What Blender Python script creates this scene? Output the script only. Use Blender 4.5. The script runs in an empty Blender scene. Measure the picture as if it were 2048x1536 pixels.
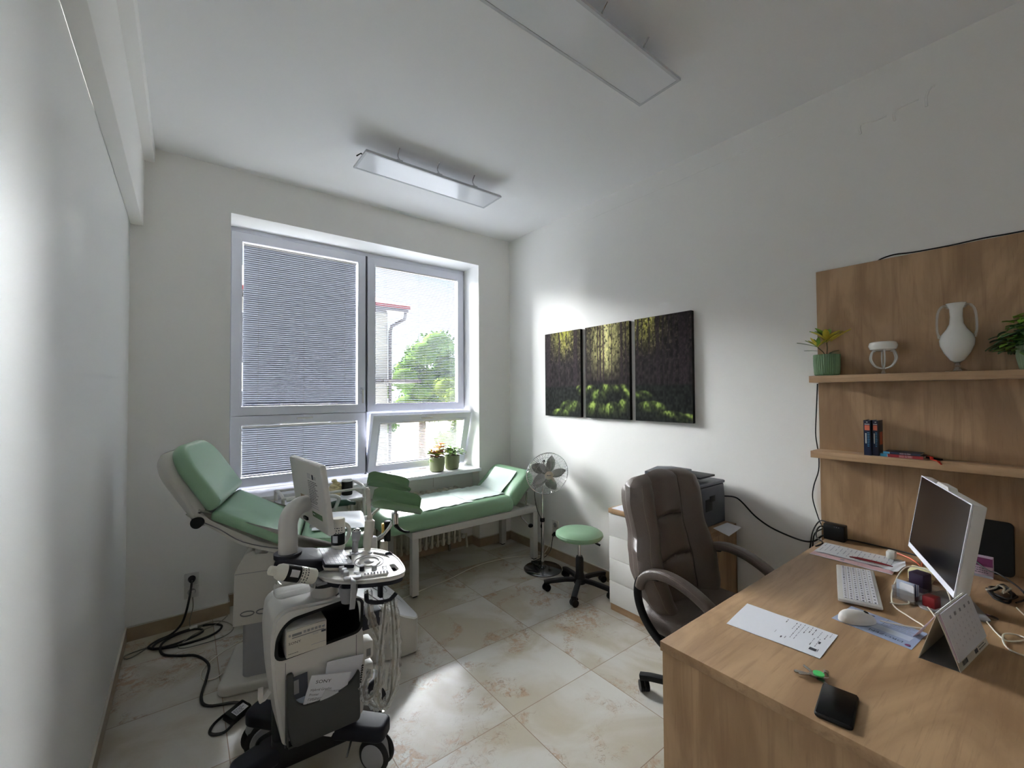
import bpy, bmesh, math, random
import numpy as np
from mathutils import Matrix, Vector
R = math.radians
sc = bpy.context.scene
col = sc.collection

# ------------------------------------------------------------ camera
def make_camera():
    cd = bpy.data.cameras.new('camera'); o = bpy.data.objects.new('camera', cd); col.objects.link(o)
    right = Vector((0.79290928, -0.609309, -0.00611719)); up = Vector((-0.00835458, -0.02090903, 0.99974647))
    fwd = Vector((0.60928243, 0.79265715, 0.02166948))
    m = Matrix((right, up, -fwd)).transposed().to_4x4(); m.translation = Vector((0, 0, 1.5))
    o.matrix_world = m
    cd.sensor_width = 36.0; cd.lens = 850.55 / 2048 * 36.0; cd.clip_start = 0.02; cd.clip_end = 300
    sc.camera = o
make_camera()

# ------------------------------------------------------------ world, light, exposure
SKY = 0.82
w = bpy.data.worlds.new('World'); sc.world = w; w.use_nodes = True
nt = w.node_tree; nt.nodes.clear()
out = nt.nodes.new('ShaderNodeOutputWorld'); bg = nt.nodes.new('ShaderNodeBackground')
tc = nt.nodes.new('ShaderNodeTexCoord'); ns = nt.nodes.new('ShaderNodeTexNoise'); rp = nt.nodes.new('ShaderNodeValToRGB')
ns.inputs['Scale'].default_value = 3.0; ns.inputs['Detail'].default_value = 4
rp.color_ramp.elements[0].position = 0.40; rp.color_ramp.elements[0].color = (0.62, 0.80, 1.0, 1)
rp.color_ramp.elements[1].position = 0.58; rp.color_ramp.elements[1].color = (0.93, 0.97, 1.0, 1)
nt.links.new(tc.outputs['Generated'], ns.inputs['Vector']); nt.links.new(ns.outputs['Fac'], rp.inputs['Fac'])
nt.links.new(rp.outputs['Color'], bg.inputs['Color']); bg.inputs['Strength'].default_value = SKY
nt.links.new(bg.outputs['Background'], out.inputs['Surface'])

def portal(cx, cz, sx, sz, y=3.93):
    ld = bpy.data.lights.new('sky_portal', 'AREA'); ld.shape = 'RECTANGLE'; ld.size = sx; ld.size_y = sz
    o = bpy.data.objects.new('sky_portal', ld); col.objects.link(o)
    o.location = (cx, y, cz); o.rotation_euler = (R(-90), 0, 0)
    ld.cycles.is_portal = True
portal(1.27, 1.77, 2.05, 2.0)
sun = bpy.data.lights.new('sun', 'SUN'); sun.energy = 162.0; sun.angle = R(84.0); sun.color = (0.97, 0.985, 1.0)   # bright hazy daylight from beyond the window
so = bpy.data.objects.new('sun', sun); col.objects.link(so)
so.rotation_euler = Vector((0.09, -1.0, -0.30)).to_track_quat('-Z', 'Y').to_euler()
vs = sc.view_settings; vs.view_transform = 'Standard'; vs.look = 'None'; vs.gamma = 1.0; vs.exposure = 0.68
try: vs.use_curve_mapping = False
except Exception: pass
cy = sc.cycles; cy.use_denoising = True; cy.max_bounces = 12; cy.diffuse_bounces = 8; cy.glossy_bounces = 4
cy.transmission_bounces = 8; cy.transparent_max_bounces = 16; cy.caustics_reflective = False; cy.caustics_refractive = False
cy.sample_clamp_indirect = 8

# ------------------------------------------------------------ materials
def lin(c):
    if isinstance(c, str): c = [int(c[i:i+2], 16) / 255 for i in (0, 2, 4)]
    elif max(c) > 1.001: c = [v / 255 for v in c]
    return tuple((v / 12.92 if v <= 0.04045 else ((v + 0.055) / 1.055) ** 2.4) for v in c) + (1.0,)
MAT = {}
def mat(name, c, rough=0.5, metal=0.0, bump=0.0, bscale=200, spec=0.5, var=0.0, trans=0.0, alpha=1.0, coat=0.0):
    m = bpy.data.materials.new(name); m.use_nodes = True; MAT[name] = m
    nt = m.node_tree; b = nt.nodes['Principled BSDF']
    b.inputs['Base Color'].default_value = lin(c); b.inputs['Roughness'].default_value = rough
    b.inputs['Metallic'].default_value = metal; b.inputs['Specular IOR Level'].default_value = spec
    b.inputs['Transmission Weight'].default_value = trans; b.inputs['Alpha'].default_value = alpha
    b.inputs['Coat Weight'].default_value = coat
    t = nt.nodes.new('ShaderNodeTexCoord'); n = nt.nodes.new('ShaderNodeTexNoise')
    n.inputs['Scale'].default_value = bscale; n.inputs['Detail'].default_value = 3
    nt.links.new(t.outputs['Object'], n.inputs['Vector'])
    if bump:
        bp = nt.nodes.new('ShaderNodeBump'); bp.inputs['Strength'].default_value = bump; bp.inputs['Distance'].default_value = 0.002
        nt.links.new(n.outputs['Fac'], bp.inputs['Height']); nt.links.new(bp.outputs['Normal'], b.inputs['Normal'])
    if var:
        mr = nt.nodes.new('ShaderNodeMapRange'); mr.inputs['To Min'].default_value = 1 - var; mr.inputs['To Max'].default_value = 1 + var
        mx = nt.nodes.new('ShaderNodeMix'); mx.data_type = 'RGBA'; mx.blend_type = 'MULTIPLY'; mx.inputs['Factor'].default_value = 1
        mx.inputs['A'].default_value = lin(c)
        nt.links.new(n.outputs['Fac'], mr.inputs['Value']); nt.links.new(mr.outputs['Result'], mx.inputs['B'])
        nt.links.new(mx.outputs['Result'], b.inputs['Base Color'])
    return m
mat('wall_paint', (244, 243, 240), 0.7, bump=0.25, bscale=35)
mat('wall_paint_gloss', (240, 241, 240), 0.4, bump=0.35, bscale=9)
mat('ceiling_paint', (244, 244, 244), 0.65, bump=0.2, bscale=20)
mat('skirting', (158, 140, 116), 0.35, var=0.25, bscale=14)
mat('grout_white', (205, 200, 190), 0.8)
mat('upvc', (226, 228, 238), 0.28)
mat('gasket', (90, 90, 98), 0.6)
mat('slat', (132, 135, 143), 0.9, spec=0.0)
mat('sill_white', (235, 236, 240), 0.15)
mat('rad_paint', (214, 208, 192), 0.4)
mat('white_plastic', (214, 212, 208), 0.35)
mat('shell_grey', (202, 199, 191), 0.38)
mat('machine_white', (214, 212, 208), 0.45, spec=0.35)
mat('bottle_white', (228, 226, 214), 0.3)
mat('offwhite', (205, 200, 188), 0.4)
mat('dark_plastic', (17, 17, 20), 0.45, spec=0.3)
mat('navy_plastic', (26, 26, 36), 0.55, spec=0.25)
mat('black', (9, 9, 10), 0.5, spec=0.25)
mat('black_gloss', (8, 8, 10), 0.2, spec=0.15)
mat('screen', (14, 14, 20), 0.18, spec=0.22)
mat('grey_plastic', (118, 118, 120), 0.5)
mat('pocket_grey', (50, 51, 50), 0.6)
mat('mid_grey', (150, 150, 152), 0.45)
mat('green_vinyl', (127, 161, 130), 0.32, bump=0.25, bscale=500)
mat('green_dark', (92, 124, 88), 0.22, coat=0.4)
mat('paper', (226, 228, 236), 0.8)
mat('paper_green', (205, 218, 212), 0.8, bump=0.6, bscale=30)
mat('ink', (60, 62, 72), 0.8)
mat('ink_light', (150, 152, 165), 0.8)
mat('chrome', (225, 225, 225), 0.08, 1.0)
mat('steel', (190, 190, 190), 0.25, 1.0)
mat('alu', (150, 150, 148), 0.4, 0.6)
mat('pedal_silver', (226, 226, 230), 0.28, 0.35, bump=0.1, bscale=20)
mat('frame_grey', (196, 194, 190), 0.45)
mat('brown_leather', (94, 83, 77), 0.42, bump=0.7, bscale=260, var=0.08)
mat('seam', (52, 45, 41), 0.6)
mat('stitch', (120, 108, 98), 0.7)
mat('printer_dark', (62, 66, 75), 0.4)
mat('wood_edge', (128, 96, 66), 0.5)
mat('pot_olive', (104, 110, 76), 0.5)
mat('pot_dark_green', (98, 128, 92), 0.5)
mat('pot_light_green', (132, 152, 120), 0.5)
mat('soil', (40, 30, 22), 0.9)
mat('leaf_green', (116, 156, 64), 0.4, var=0.35, bscale=40)
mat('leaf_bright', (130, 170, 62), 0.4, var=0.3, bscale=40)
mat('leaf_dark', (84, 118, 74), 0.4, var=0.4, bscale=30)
mat('leaf_red', (188, 120, 96), 0.4, var=0.4, bscale=60)
mat('leaf_yellow', (206, 190, 70), 0.4, var=0.35, bscale=50)
mat('stem', (80, 70, 45), 0.6)
mat('opal', (236, 238, 234), 0.12, coat=0.5)
mat('milk_glass', (225, 226, 222), 0.15, trans=0.15)
mat('book_navy', (22, 32, 62), 0.35)
mat('book_white', (220, 220, 216), 0.6)
mat('book_red', (150, 34, 44), 0.35)
mat('book_blue', (70, 150, 195), 0.4)
mat('orange', (214, 110, 84), 0.5)
mat('red', (120, 18, 28), 0.4)
mat('ribbon_red', (205, 48, 30), 0.6)
mat('purple', (40, 24, 54), 0.45)
mat('magenta', (112, 44, 92), 0.5)
mat('lilac', (190, 170, 190), 0.6)
mat('pink_paper', (214, 178, 182), 0.7)
mat('tag_green', (70, 190, 100), 0.35)
mat('note_yellow', (232, 226, 176), 0.8)
mat('leaflet_blue', (158, 172, 204), 0.4)
mat('leaflet_pale', (196, 206, 224), 0.4)
mat('logo_navy', (34, 40, 76), 0.5)
mat('cable_white', (224, 220, 206), 0.4)
mat('cable_grey', (120, 116, 106), 0.5)
mat('glove_cream', (222, 206, 160), 0.6)
mat('dark_green', (24, 62, 48), 0.4)
mat('white_glossy_key', (226, 226, 232), 0.55, spec=0.3)
mat('diffuser', (238, 240, 244), 0.16, spec=0.8)
mat('lamp_frame', (196, 198, 202), 0.4)
mat('building_plaster', (168, 165, 160), 0.95, spec=0.0)
mat('roof_red', (120, 44, 42), 0.8)
mat('gutter', (70, 64, 64), 0.6)
mat('tree_leaf', (78, 104, 44), 0.95, spec=0.0, var=0.6, bscale=1.5)
mat('tree_leaf_yellow', (96, 114, 46), 0.95, spec=0.0, var=0.5, bscale=1.5)
mat('bark', (84, 66, 50), 0.9)
mat('bounce_paving', (180, 178, 173), 0.95, spec=0.0)  # mostly hidden ground, made pale to bounce daylight up onto the ceiling
mat('dark_chrome', (105, 105, 110), 0.12, 1.0)
mat('gold', (200, 170, 90), 0.25, 0.8)
mat('black_rubber', (16, 16, 17), 0.6)

def thin_glass(name, tint=(0.97, 0.98, 0.98), gl=0.06, rough=0.0):
    m = bpy.data.materials.new(name); m.use_nodes = True; MAT[name] = m; nt = m.node_tree; nt.nodes.clear()
    o = nt.nodes.new('ShaderNodeOutputMaterial'); t = nt.nodes.new('ShaderNodeBsdfTransparent'); g = nt.nodes.new('ShaderNodeBsdfGlossy')
    x = nt.nodes.new('ShaderNodeMixShader'); lw = nt.nodes.new('ShaderNodeLayerWeight'); mp = nt.nodes.new('ShaderNodeMapRange')
    lw.inputs['Blend'].default_value = 0.35; mp.inputs['To Min'].default_value = gl; mp.inputs['To Max'].default_value = min(1, gl * 8)
    t.inputs['Color'].default_value = (*tint, 1); g.inputs['Roughness'].default_value = rough; g.inputs['Color'].default_value = (1, 1, 1, 1)
    nt.links.new(lw.outputs['Facing'], mp.inputs['Value']); nt.links.new(mp.outputs['Result'], x.inputs[0])
    nt.links.new(t.outputs[0], x.inputs[1]); nt.links.new(g.outputs[0], x.inputs[2]); nt.links.new(x.outputs[0], o.inputs['Surface'])
thin_glass('pane_glass', gl=0.04)
thin_glass('clear_plastic', (0.965, 0.97, 0.97), 0.10, 0.12)
thin_glass('clear_glass', (0.86, 0.87, 0.85), 0.16, 0.02)

def slat_mat():   # painted aluminium; slight translucency added to brighten the backlit slats
    m = MAT['slat']; nt = m.node_tree; b = nt.nodes['Principled BSDF']; o = [n for n in nt.nodes if n.type == 'OUTPUT_MATERIAL'][0]
    tr = nt.nodes.new('ShaderNodeBsdfTranslucent'); tr.inputs['Color'].default_value = (0.8, 0.82, 0.88, 1)
    x = nt.nodes.new('ShaderNodeMixShader'); x.inputs[0].default_value = 0.002
    nt.links.new(b.outputs[0], x.inputs[1]); nt.links.new(tr.outputs[0], x.inputs[2]); nt.links.new(x.outputs[0], o.inputs['Surface'])
slat_mat()

class NT:
    def __init__(s, name, rough=0.5):
        s.m = bpy.data.materials.new(name); s.m.use_nodes = True; MAT[name] = s.m; s.nt = s.m.node_tree
        s.b = s.nt.nodes['Principled BSDF']; s.b.inputs['Roughness'].default_value = rough
    def n(s, t, **k):
        nd = s.nt.nodes.new(t)
        for a, v in k.items(): setattr(nd, a, v)
        return nd
    def set(s, sock, v):
        if hasattr(v, 'is_output') or isinstance(v, bpy.types.NodeSocket): s.nt.links.new(v, sock)
        else: sock.default_value = v
    def math(s, op, a, b=0.0, c=None):
        nd = s.n('ShaderNodeMath', operation=op); s.set(nd.inputs[0], a); s.set(nd.inputs[1], b)
        if c is not None: s.set(nd.inputs[2], c)
        return nd.outputs[0]
    def noise(s, vec, scale, detail=3, dist=0.0, rough=0.5, out='Fac'):
        nd = s.n('ShaderNodeTexNoise'); s.set(nd.inputs['Vector'], vec); nd.inputs['Scale'].default_value = scale
        nd.inputs['Detail'].default_value = detail; nd.inputs['Distortion'].default_value = dist; nd.inputs['Roughness'].default_value = rough
        return nd.outputs[out]
    def mix(s, f, a, b):
        nd = s.n('ShaderNodeMix', data_type='RGBA'); s.set(nd.inputs['Factor'], f)
        s.set(nd.inputs['A'], a); s.set(nd.inputs['B'], b); return nd.outputs['Result']
    def ramp(s, v, a, b):
        nd = s.n('ShaderNodeMapRange'); nd.interpolation_type = 'SMOOTHSTEP'; s.set(nd.inputs['Value'], v)
        nd.inputs['From Min'].default_value = a; nd.inputs['From Max'].default_value = b; return nd.outputs['Result']

def wood(name, axis):
    s = NT(name, 0.48); t = s.n('ShaderNodeTexCoord')
    mp = s.n('ShaderNodeMapping'); sv = [26.0, 26.0, 26.0]; sv['xyz'.index(axis)] = 1.6
    mp.inputs['Scale'].default_value = sv; s.nt.links.new(t.outputs['Object'], mp.inputs['Vector'])
    mp2 = s.n('ShaderNodeMapping'); sv2 = [3.0] * 3; sv2['xyz'.index(axis)] = 0.9
    mp2.inputs['Scale'].default_value = sv2; s.nt.links.new(t.outputs['Object'], mp2.inputs['Vector'])
    a = s.noise(mp.outputs[0], 1.6, 6, 0.6); b = s.noise(mp2.outputs[0], 1.3, 5, 2.2); f = s.noise(mp.outputs[0], 7, 3)
    c = s.mix(s.ramp(b, 0.34, 0.68), lin((174, 143, 108)), lin((142, 112, 81)))
    c = s.mix(s.math('MULTIPLY', s.ramp(a, 0.48, 0.72), 0.5), c, lin((130, 100, 72)))
    c = s.mix(s.math('MULTIPLY', s.ramp(f, 0.55, 0.75), 0.22), c, lin((104, 76, 52)))
    k = s.noise(mp2.outputs[0], 2.6, 2, 0.8)
    c = s.mix(s.math('MULTIPLY', s.ramp(k, 0.70, 0.78), 0.6), c, lin((92, 64, 44)))
    s.nt.links.new(c, s.b.inputs['Base Color'])
    bp = s.n('ShaderNodeBump'); bp.inputs['Strength'].default_value = 0.15; bp.inputs['Distance'].default_value = 0.001
    s.nt.links.new(a, bp.inputs['Height']); s.nt.links.new(bp.outputs[0], s.b.inputs['Normal'])
wood('wood_x', 'x'); wood('wood_y', 'y'); wood('wood_z', 'z')

def floor_mat():
    s = NT('floor_tile', 0.2); t = s.n('ShaderNodeTexCoord'); sp = s.n('ShaderNodeSeparateXYZ'); s.nt.links.new(t.outputs['Object'], sp.inputs[0])
    gx = s.math('DIVIDE', s.math('SUBTRACT', sp.outputs[0], 1.2225), 0.532); gy = s.math('DIVIDE', s.math('SUBTRACT', sp.outputs[1], 1.5955), 0.53)
    ix = s.math('FLOOR', gx); iy = s.math('FLOOR', gy); fx = s.math('FRACT', gx); fy = s.math('FRACT', gy)
    cb = s.n('ShaderNodeCombineXYZ'); s.nt.links.new(ix, cb.inputs[0]); s.nt.links.new(iy, cb.inputs[1])
    wn = s.n('ShaderNodeTexWhiteNoise', noise_dimensions='3D'); s.nt.links.new(cb.outputs[0], wn.inputs['Vector'])
    vm = s.n('ShaderNodeVectorMath', operation='MULTIPLY_ADD'); s.nt.links.new(wn.outputs['Color'], vm.inputs[0]); vm.inputs[1].default_value = (9, 9, 9)
    s.nt.links.new(t.outputs['Object'], vm.inputs[2]); P = vm.outputs[0]
    n1 = s.noise(P, 2.2, 6, 0.9); n2 = s.noise(P, 3.0, 5, 1.4); n3 = s.noise(P, 22, 5, 1.0, 0.65); n4 = s.noise(P, 14, 4, 2.5)
    c = s.mix(s.ramp(n1, 0.36, 0.62), lin((184, 175, 158)), lin((202, 199, 192)))
    patch = s.ramp(n2, 0.52, 0.66)
    c = s.mix(s.math('MULTIPLY', s.math('MULTIPLY', patch, s.ramp(n3, 0.42, 0.62)), 0.75), c, lin((176, 146, 118)))
    v = s.math('ABSOLUTE', s.math('SUBTRACT', n4, 0.5)); vein = s.math('SUBTRACT', 1.0, s.ramp(v, 0.004, 0.02))
    c = s.mix(s.math('MULTIPLY', s.math('MULTIPLY', vein, s.ramp(n2, 0.50, 0.62)), 0.55), c, lin((128, 104, 88)))
    ex = s.math('MINIMUM', fx, s.math('SUBTRACT', 1.0, fx)); ey = s.math('MINIMUM', fy, s.math('SUBTRACT', 1.0, fy))
    g = s.math('LESS_THAN', s.math('MINIMUM', ex, ey), 0.0032)
    c = s.mix(g, c, lin((134, 112, 92)))
    s.nt.links.new(c, s.b.inputs['Base Color'])
    r = s.math('MULTIPLY_ADD', n1, 0.10, 0.15); r2 = s.math('MULTIPLY_ADD', g, 0.4, r); s.nt.links.new(r2, s.b.inputs['Roughness'])
floor_mat()
def attr_mat(name):
    s = NT(name, 0.85); s.b.inputs['Specular IOR Level'].default_value = 0.15; a = s.n('ShaderNodeVertexColor'); a.layer_name = 'print'; s.nt.links.new(a.outputs['Color'], s.b.inputs['Base Color'])
attr_mat('canvas_print')

# ------------------------------------------------------------ geometry helpers
def V(*a): return Vector(a)
def frame(o, x, y):
    x = Vector(x).normalized(); y = Vector(y); z = x.cross(y).normalized(); y = z.cross(x)
    m = Matrix((x, y, z)).transposed().to_4x4(); m.translation = Vector(o); return m
def TR(x=0, y=0, z=0, rx=0, ry=0, rz=0, s=1):
    m = Matrix.Translation((x, y, z)) @ Matrix.Rotation(R(rz), 4, 'Z') @ Matrix.Rotation(R(ry), 4, 'Y') @ Matrix.Rotation(R(rx), 4, 'X')
    return m @ Matrix.Scale(s, 4) if s != 1 else m
def spline(pts, n=8, closed=False):
    P = [Vector(p) for p in pts]; o = []; N = len(P)
    rng = range(N if closed else N - 1)
    for i in rng:
        if closed: a, b, c, d = P[i - 1], P[i], P[(i + 1) % N], P[(i + 2) % N]
        else: a, b, c, d = P[max(i - 1, 0)], P[i], P[i + 1], P[min(i + 2, N - 1)]
        for k in range(n):
            t = k / n; o.append(0.5 * ((2 * b) + (c - a) * t + (2 * a - 5 * b + 4 * c - d) * t * t + (3 * b - a - 3 * c + d) * t ** 3))
    if not closed: o.append(P[-1])
    return o
def rrect(x0, y0, x1, y1, r, n=5):
    if not isinstance(r, (list, tuple)): r = [r] * 4
    o = []
    for (cx, cy, a), rr in zip(((x0, y0, 180), (x1, y0, 270), (x1, y1, 0), (x0, y1, 90)), r):
        if rr <= 1e-6: o.append((cx, cy)); continue
        ox = cx + (rr if cx == x0 else -rr); oy = cy + (rr if cy == y0 else -rr)
        for k in range(n + 1): t = R(a + 90 * k / n); o.append((ox + rr * math.cos(t), oy + rr * math.sin(t)))
    return o
def rpoly(pts, r, n=5):   # polygon with rounded corners
    o = []; N = len(pts)
    for i in range(N):
        p = Vector(pts[i]); a = (Vector(pts[i - 1]) - p); b = (Vector(pts[(i + 1) % N]) - p)
        rr = r[i] if isinstance(r, (list, tuple)) else r
        d = min(rr, a.length * .48, b.length * .48)
        if d < 1e-5: o.append(tuple(p)); continue
        s, e = p + a.normalized() * d, p + b.normalized() * d
        for k in range(n + 1): t = k / n; o.append(tuple((1 - t) ** 2 * s + 2 * t * (1 - t) * p + t * t * e))
    return o
def circ(r, n=24, cx=0, cy=0, ry=None): return [(cx + r * math.cos(2 * math.pi * k / n), cy + (ry or r) * math.sin(2 * math.pi * k / n)) for k in range(n)]
def offset(poly, d):
    o = []; N = len(poly)
    for i in range(N):
        a, p, b = Vector(poly[i - 1]), Vector(poly[i]), Vector(poly[(i + 1) % N])
        e1 = (p - a); e2 = (b - p)
        if e1.length < 1e-9: e1 = e2
        if e2.length < 1e-9: e2 = e1
        n1 = Vector((-e1.y, e1.x)).normalized(); n2 = Vector((-e2.y, e2.x)).normalized(); n = n1 + n2
        if n.length < 1e-6: n = n1
        n.normalize(); k = max(0.5, n.dot(n1)); o.append((p.x + n.x * d / k, p.y + n.y * d / k))
    return o

ROOTM = {}
class MB:
    def __init__(s, M=None): s.v = []; s.f = []; s.mi = []; s.mats = []; s.M = M or Matrix()
    def _m(s, m):
        if m not in s.mats: s.mats.append(m)
        return s.mats.index(m)
    def add(s, verts, faces, m, M=None):
        T = s.M @ M if M is not None else s.M; b = len(s.v); k = s._m(m)
        s.v += [tuple(T @ Vector(p)) for p in verts]
        s.f += [tuple(b + i for i in f) for f in faces]; s.mi += [k] * len(faces); return s
    def bm(s, bm, m, M=None):
        bm.verts.index_update(); vs = [v.co.copy() for v in bm.verts]; fs = [[v.index for v in f.verts] for f in bm.faces]
        bm.free(); return s.add(vs, fs, m, M)
    def box(s, lo, hi, m, bev=0.0, M=None, seg=2):
        bm = bmesh.new(); bmesh.ops.create_cube(bm, size=1)
        for v in bm.verts: v.co = Vector([(lo[i] + hi[i]) / 2 + v.co[i] * (hi[i] - lo[i]) for i in range(3)])
        if bev: bmesh.ops.bevel(bm, geom=bm.edges[:], offset=min(bev, *(abs(hi[i] - lo[i]) * .45 for i in range(3))), segments=seg, profile=0.5, affect='EDGES')
        return s.bm(bm, m, M)
    def prism(s, poly, z0, z1, m, bev=0.0, M=None, holes=(), seg=2):
        if holes:
            bm = bmesh.new()
            for z, flip in ((z0, 1), (z1, 0)):
                es = []
                for lp in [poly] + list(holes):
                    vs = [bm.verts.new((p[0], p[1], z)) for p in lp]
                    es += [bm.edges.new((vs[i], vs[(i + 1) % len(vs)])) for i in range(len(vs))]
                bmesh.ops.triangle_fill(bm, edges=es, use_beauty=True, use_dissolve=False)
            n = sum(len(l) for l in [poly] + list(holes)); bm.verts.ensure_lookup_table(); b = 0
            for lp in [poly] + list(holes):
                L = len(lp)
                for i in range(L): bm.faces.new([bm.verts[b + i], bm.verts[b + (i + 1) % L], bm.verts[n + b + (i + 1) % L], bm.verts[n + b + i]])
                b += L
            bmesh.ops.recalc_face_normals(bm, faces=bm.faces[:]); return s.bm(bm, m, M)
        bm = bmesh.new(); vs = [bm.verts.new((p[0], p[1], z0)) for p in poly]; f = bm.faces.new(vs)
        r = bmesh.ops.extrude_face_region(bm, geom=[f])
        for e in r['geom']:
            if isinstance(e, bmesh.types.BMVert): e.co.z = z1
        bmesh.ops.recalc_face_normals(bm, faces=bm.faces[:])
        if bev:
            es = [e for e in bm.edges if abs(e.verts[0].co.z - e.verts[1].co.z) < 1e-7]
            bmesh.ops.bevel(bm, geom=es, offset=bev, segments=seg, profile=0.5, affect='EDGES')
        return s.bm(bm, m, M)
    def pillow(s, poly, T, r, m, M=None, dome=0.0, seg=5):   # convex outline in xy, thickness T (0..T), edge radius r
        rings = []; N = len(poly)
        for k in range(seg + 1): a = math.pi / 2 * k / seg; rings.append((r * (1 - math.sin(a)), r - r * math.cos(a)))
        for k in range(seg + 1): a = math.pi / 2 * k / seg; rings.append((r * (1 - math.cos(a)), T - r + r * math.sin(a)))
        if dome:
            cx = sum(p[0] for p in poly) / N; cyy = sum(p[1] for p in poly) / N
        vs = []; fs = []
        for d, z in rings: vs += [(x, y, z) for x, y in offset(poly, d)]
        nr = len(rings)
        if dome:
            base = offset(poly, r)
            for q in (0.8, 0.55, 0.3):
                vs += [(cx + (x - cx) * q, cyy + (y - cyy) * q, T + dome * (1 - q * q)) for x, y in base]; nr += 1
        for k in range(nr - 1):
            for i in range(N): j = (i + 1) % N; fs.append((k * N + i, k * N + j, (k + 1) * N + j, (k + 1) * N + i))
        if dome:
            vs.append((cx, cyy, T + dome)); c = len(vs) - 1
            for i in range(N): fs.append(((nr - 1) * N + i, (nr - 1) * N + (i + 1) % N, c))
        else: fs.append(tuple((nr - 1) * N + i for i in range(N)))
        fs.append(tuple(reversed(range(N)))); return s.add(vs, fs, m, M)
    def lathe(s, prof, m, n=28, M=None, rib=0, ribd=0.0):
        vs = []; fs = []; L = len(prof)
        for k in range(n):
            a = 2 * math.pi * k / n; c, sn = math.cos(a), math.sin(a)
            for r, z in prof:
                rr = r * (1 + (ribd * (0.5 + 0.5 * math.cos(rib * a)) if rib else 0)); vs.append((rr * c, rr * sn, z))
        for k in range(n):
            k2 = (k + 1) % n
            for i in range(L - 1): fs.append((k * L + i, k2 * L + i, k2 * L + i + 1, k * L + i + 1))
        if prof[0][0] > 1e-6: fs.append(tuple(k * L for k in reversed(range(n))))
        if prof[-1][0] > 1e-6: fs.append(tuple(k * L + L - 1 for k in range(n)))
        return s.add(vs, fs, m, M)
    def tube(s, pts, r, m, n=8, closed=False, M=None, sm=0, sec=None, up=None, caps=True):
        P = spline(pts, sm, closed) if sm else [Vector(p) for p in pts]
        N = len(P); vs = []; fs = []; nrm = None
        sect = sec or [(math.cos(2 * math.pi * k / n), math.sin(2 * math.pi * k / n)) for k in range(n)]; n = len(sect)
        rr = r if isinstance(r, (list, tuple)) else None
        for i in range(N):
            if closed: t = P[(i + 1) % N] - P[i - 1]
            else: t = P[min(i + 1, N - 1)] - P[max(i - 1, 0)]
            t = t.normalized() if t.length > 1e-9 else V(0, 0, 1)
            if nrm is None:
                a = Vector(up) if up is not None else (V(0, 0, 1) if abs(t.z) < .9 else V(1, 0, 0))
                nrm = (a - t * a.dot(t)).normalized()
            elif up is not None:
                a = Vector(up); q = a - t * a.dot(t); nrm = q.normalized() if q.length > 0.05 else (nrm - t * nrm.dot(t)).normalized()
            else: nrm = (nrm - t * nrm.dot(t)).normalized()
            b = t.cross(nrm); q = (rr[min(int(i / max(N - 1, 1) * (len(rr) - 1) + .5), len(rr) - 1)] if rr else r)
            for x, y in sect: vs.append(P[i] + (b * x + nrm * y) * (q if sec is None else 1))
        for i in range(N if closed else N - 1):
            j = (i + 1) % N
            for k in range(n): k2 = (k + 1) % n; fs.append((i * n + k, i * n + k2, j * n + k2, j * n + k))
        if not closed and caps: fs.append(tuple(reversed(range(n)))); fs.append(tuple((N - 1) * n + k for k in range(n)))
        return s.add(vs, fs, m, M)
    def cyl(s, a, b, r, m, n=20, M=None, r2=None):
        return s.tube([a, b], [r, r2 if r2 is not None else r], m, n, M=M)
    def sph(s, c, r, m, M=None, u=16, v=10):
        rx, ry, rz = r if isinstance(r, (tuple, list)) else (r, r, r); vs = [(c[0], c[1], c[2] - rz)]; fs = []
        for i in range(1, v):
            a = -math.pi / 2 + math.pi * i / v
            for k in range(u): t = 2 * math.pi * k / u; vs.append((c[0] + rx * math.cos(a) * math.cos(t), c[1] + ry * math.cos(a) * math.sin(t), c[2] + rz * math.sin(a)))
        vs.append((c[0], c[1], c[2] + rz)); e = len(vs) - 1
        for k in range(u):
            k2 = (k + 1) % u; fs.append((0, 1 + k2, 1 + k)); fs.append((e, 1 + (v - 2) * u + k, 1 + (v - 2) * u + k2))
            for i in range(v - 2): fs.append((1 + i * u + k, 1 + i * u + k2, 1 + (i + 1) * u + k2, 1 + (i + 1) * u + k))
        return s.add(vs, fs, m, M)
    def grid(s, fn, nu, nv, m, M=None, T=0.0):   # fn(u,v)->point; T thickness downwards along z of M
        vs = [fn(i / nu, j / nv) for j in range(nv + 1) for i in range(nu + 1)]; W = nu + 1
        fs = [(j * W + i, j * W + i + 1, (j + 1) * W + i + 1, (j + 1) * W + i) for j in range(nv) for i in range(nu)]
        if T:
            b = len(vs); vs += [(p[0], p[1], p[2] - T) for p in vs[:b]]
            fs += [tuple(b + k for k in reversed(f)) for f in fs[:]]
            rim = [i for i in range(W)] + [j * W + nu for j in range(1, nv + 1)] + [nv * W + i for i in range(nu - 1, -1, -1)] + [j * W for j in range(nv - 1, 0, -1)]
            for k in range(len(rim)): a, c = rim[k], rim[(k + 1) % len(rim)]; fs.append((a, b + a, b + c, c))
        return s.add(vs, fs, m, M)
    def text(s, body, size, m, M, ax='LEFT', sx=1.0):
        cu = bpy.data.curves.new('t', 'FONT'); cu.body = body; cu.size = size; cu.align_x = ax; cu.resolution_u = 2
        o = bpy.data.objects.new('t', cu); col.objects.link(o)
        dg = bpy.context.evaluated_depsgraph_get(); me = bpy.data.meshes.new_from_object(o.evaluated_get(dg))
        vs = [(v.co.x * sx, v.co.y, v.co.z) for v in me.vertices]; fs = [tuple(p.vertices) for p in me.polygons]
        bpy.data.objects.remove(o); bpy.data.curves.remove(cu); bpy.data.meshes.remove(me)
        return s.add(vs, fs, m, M)
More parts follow.
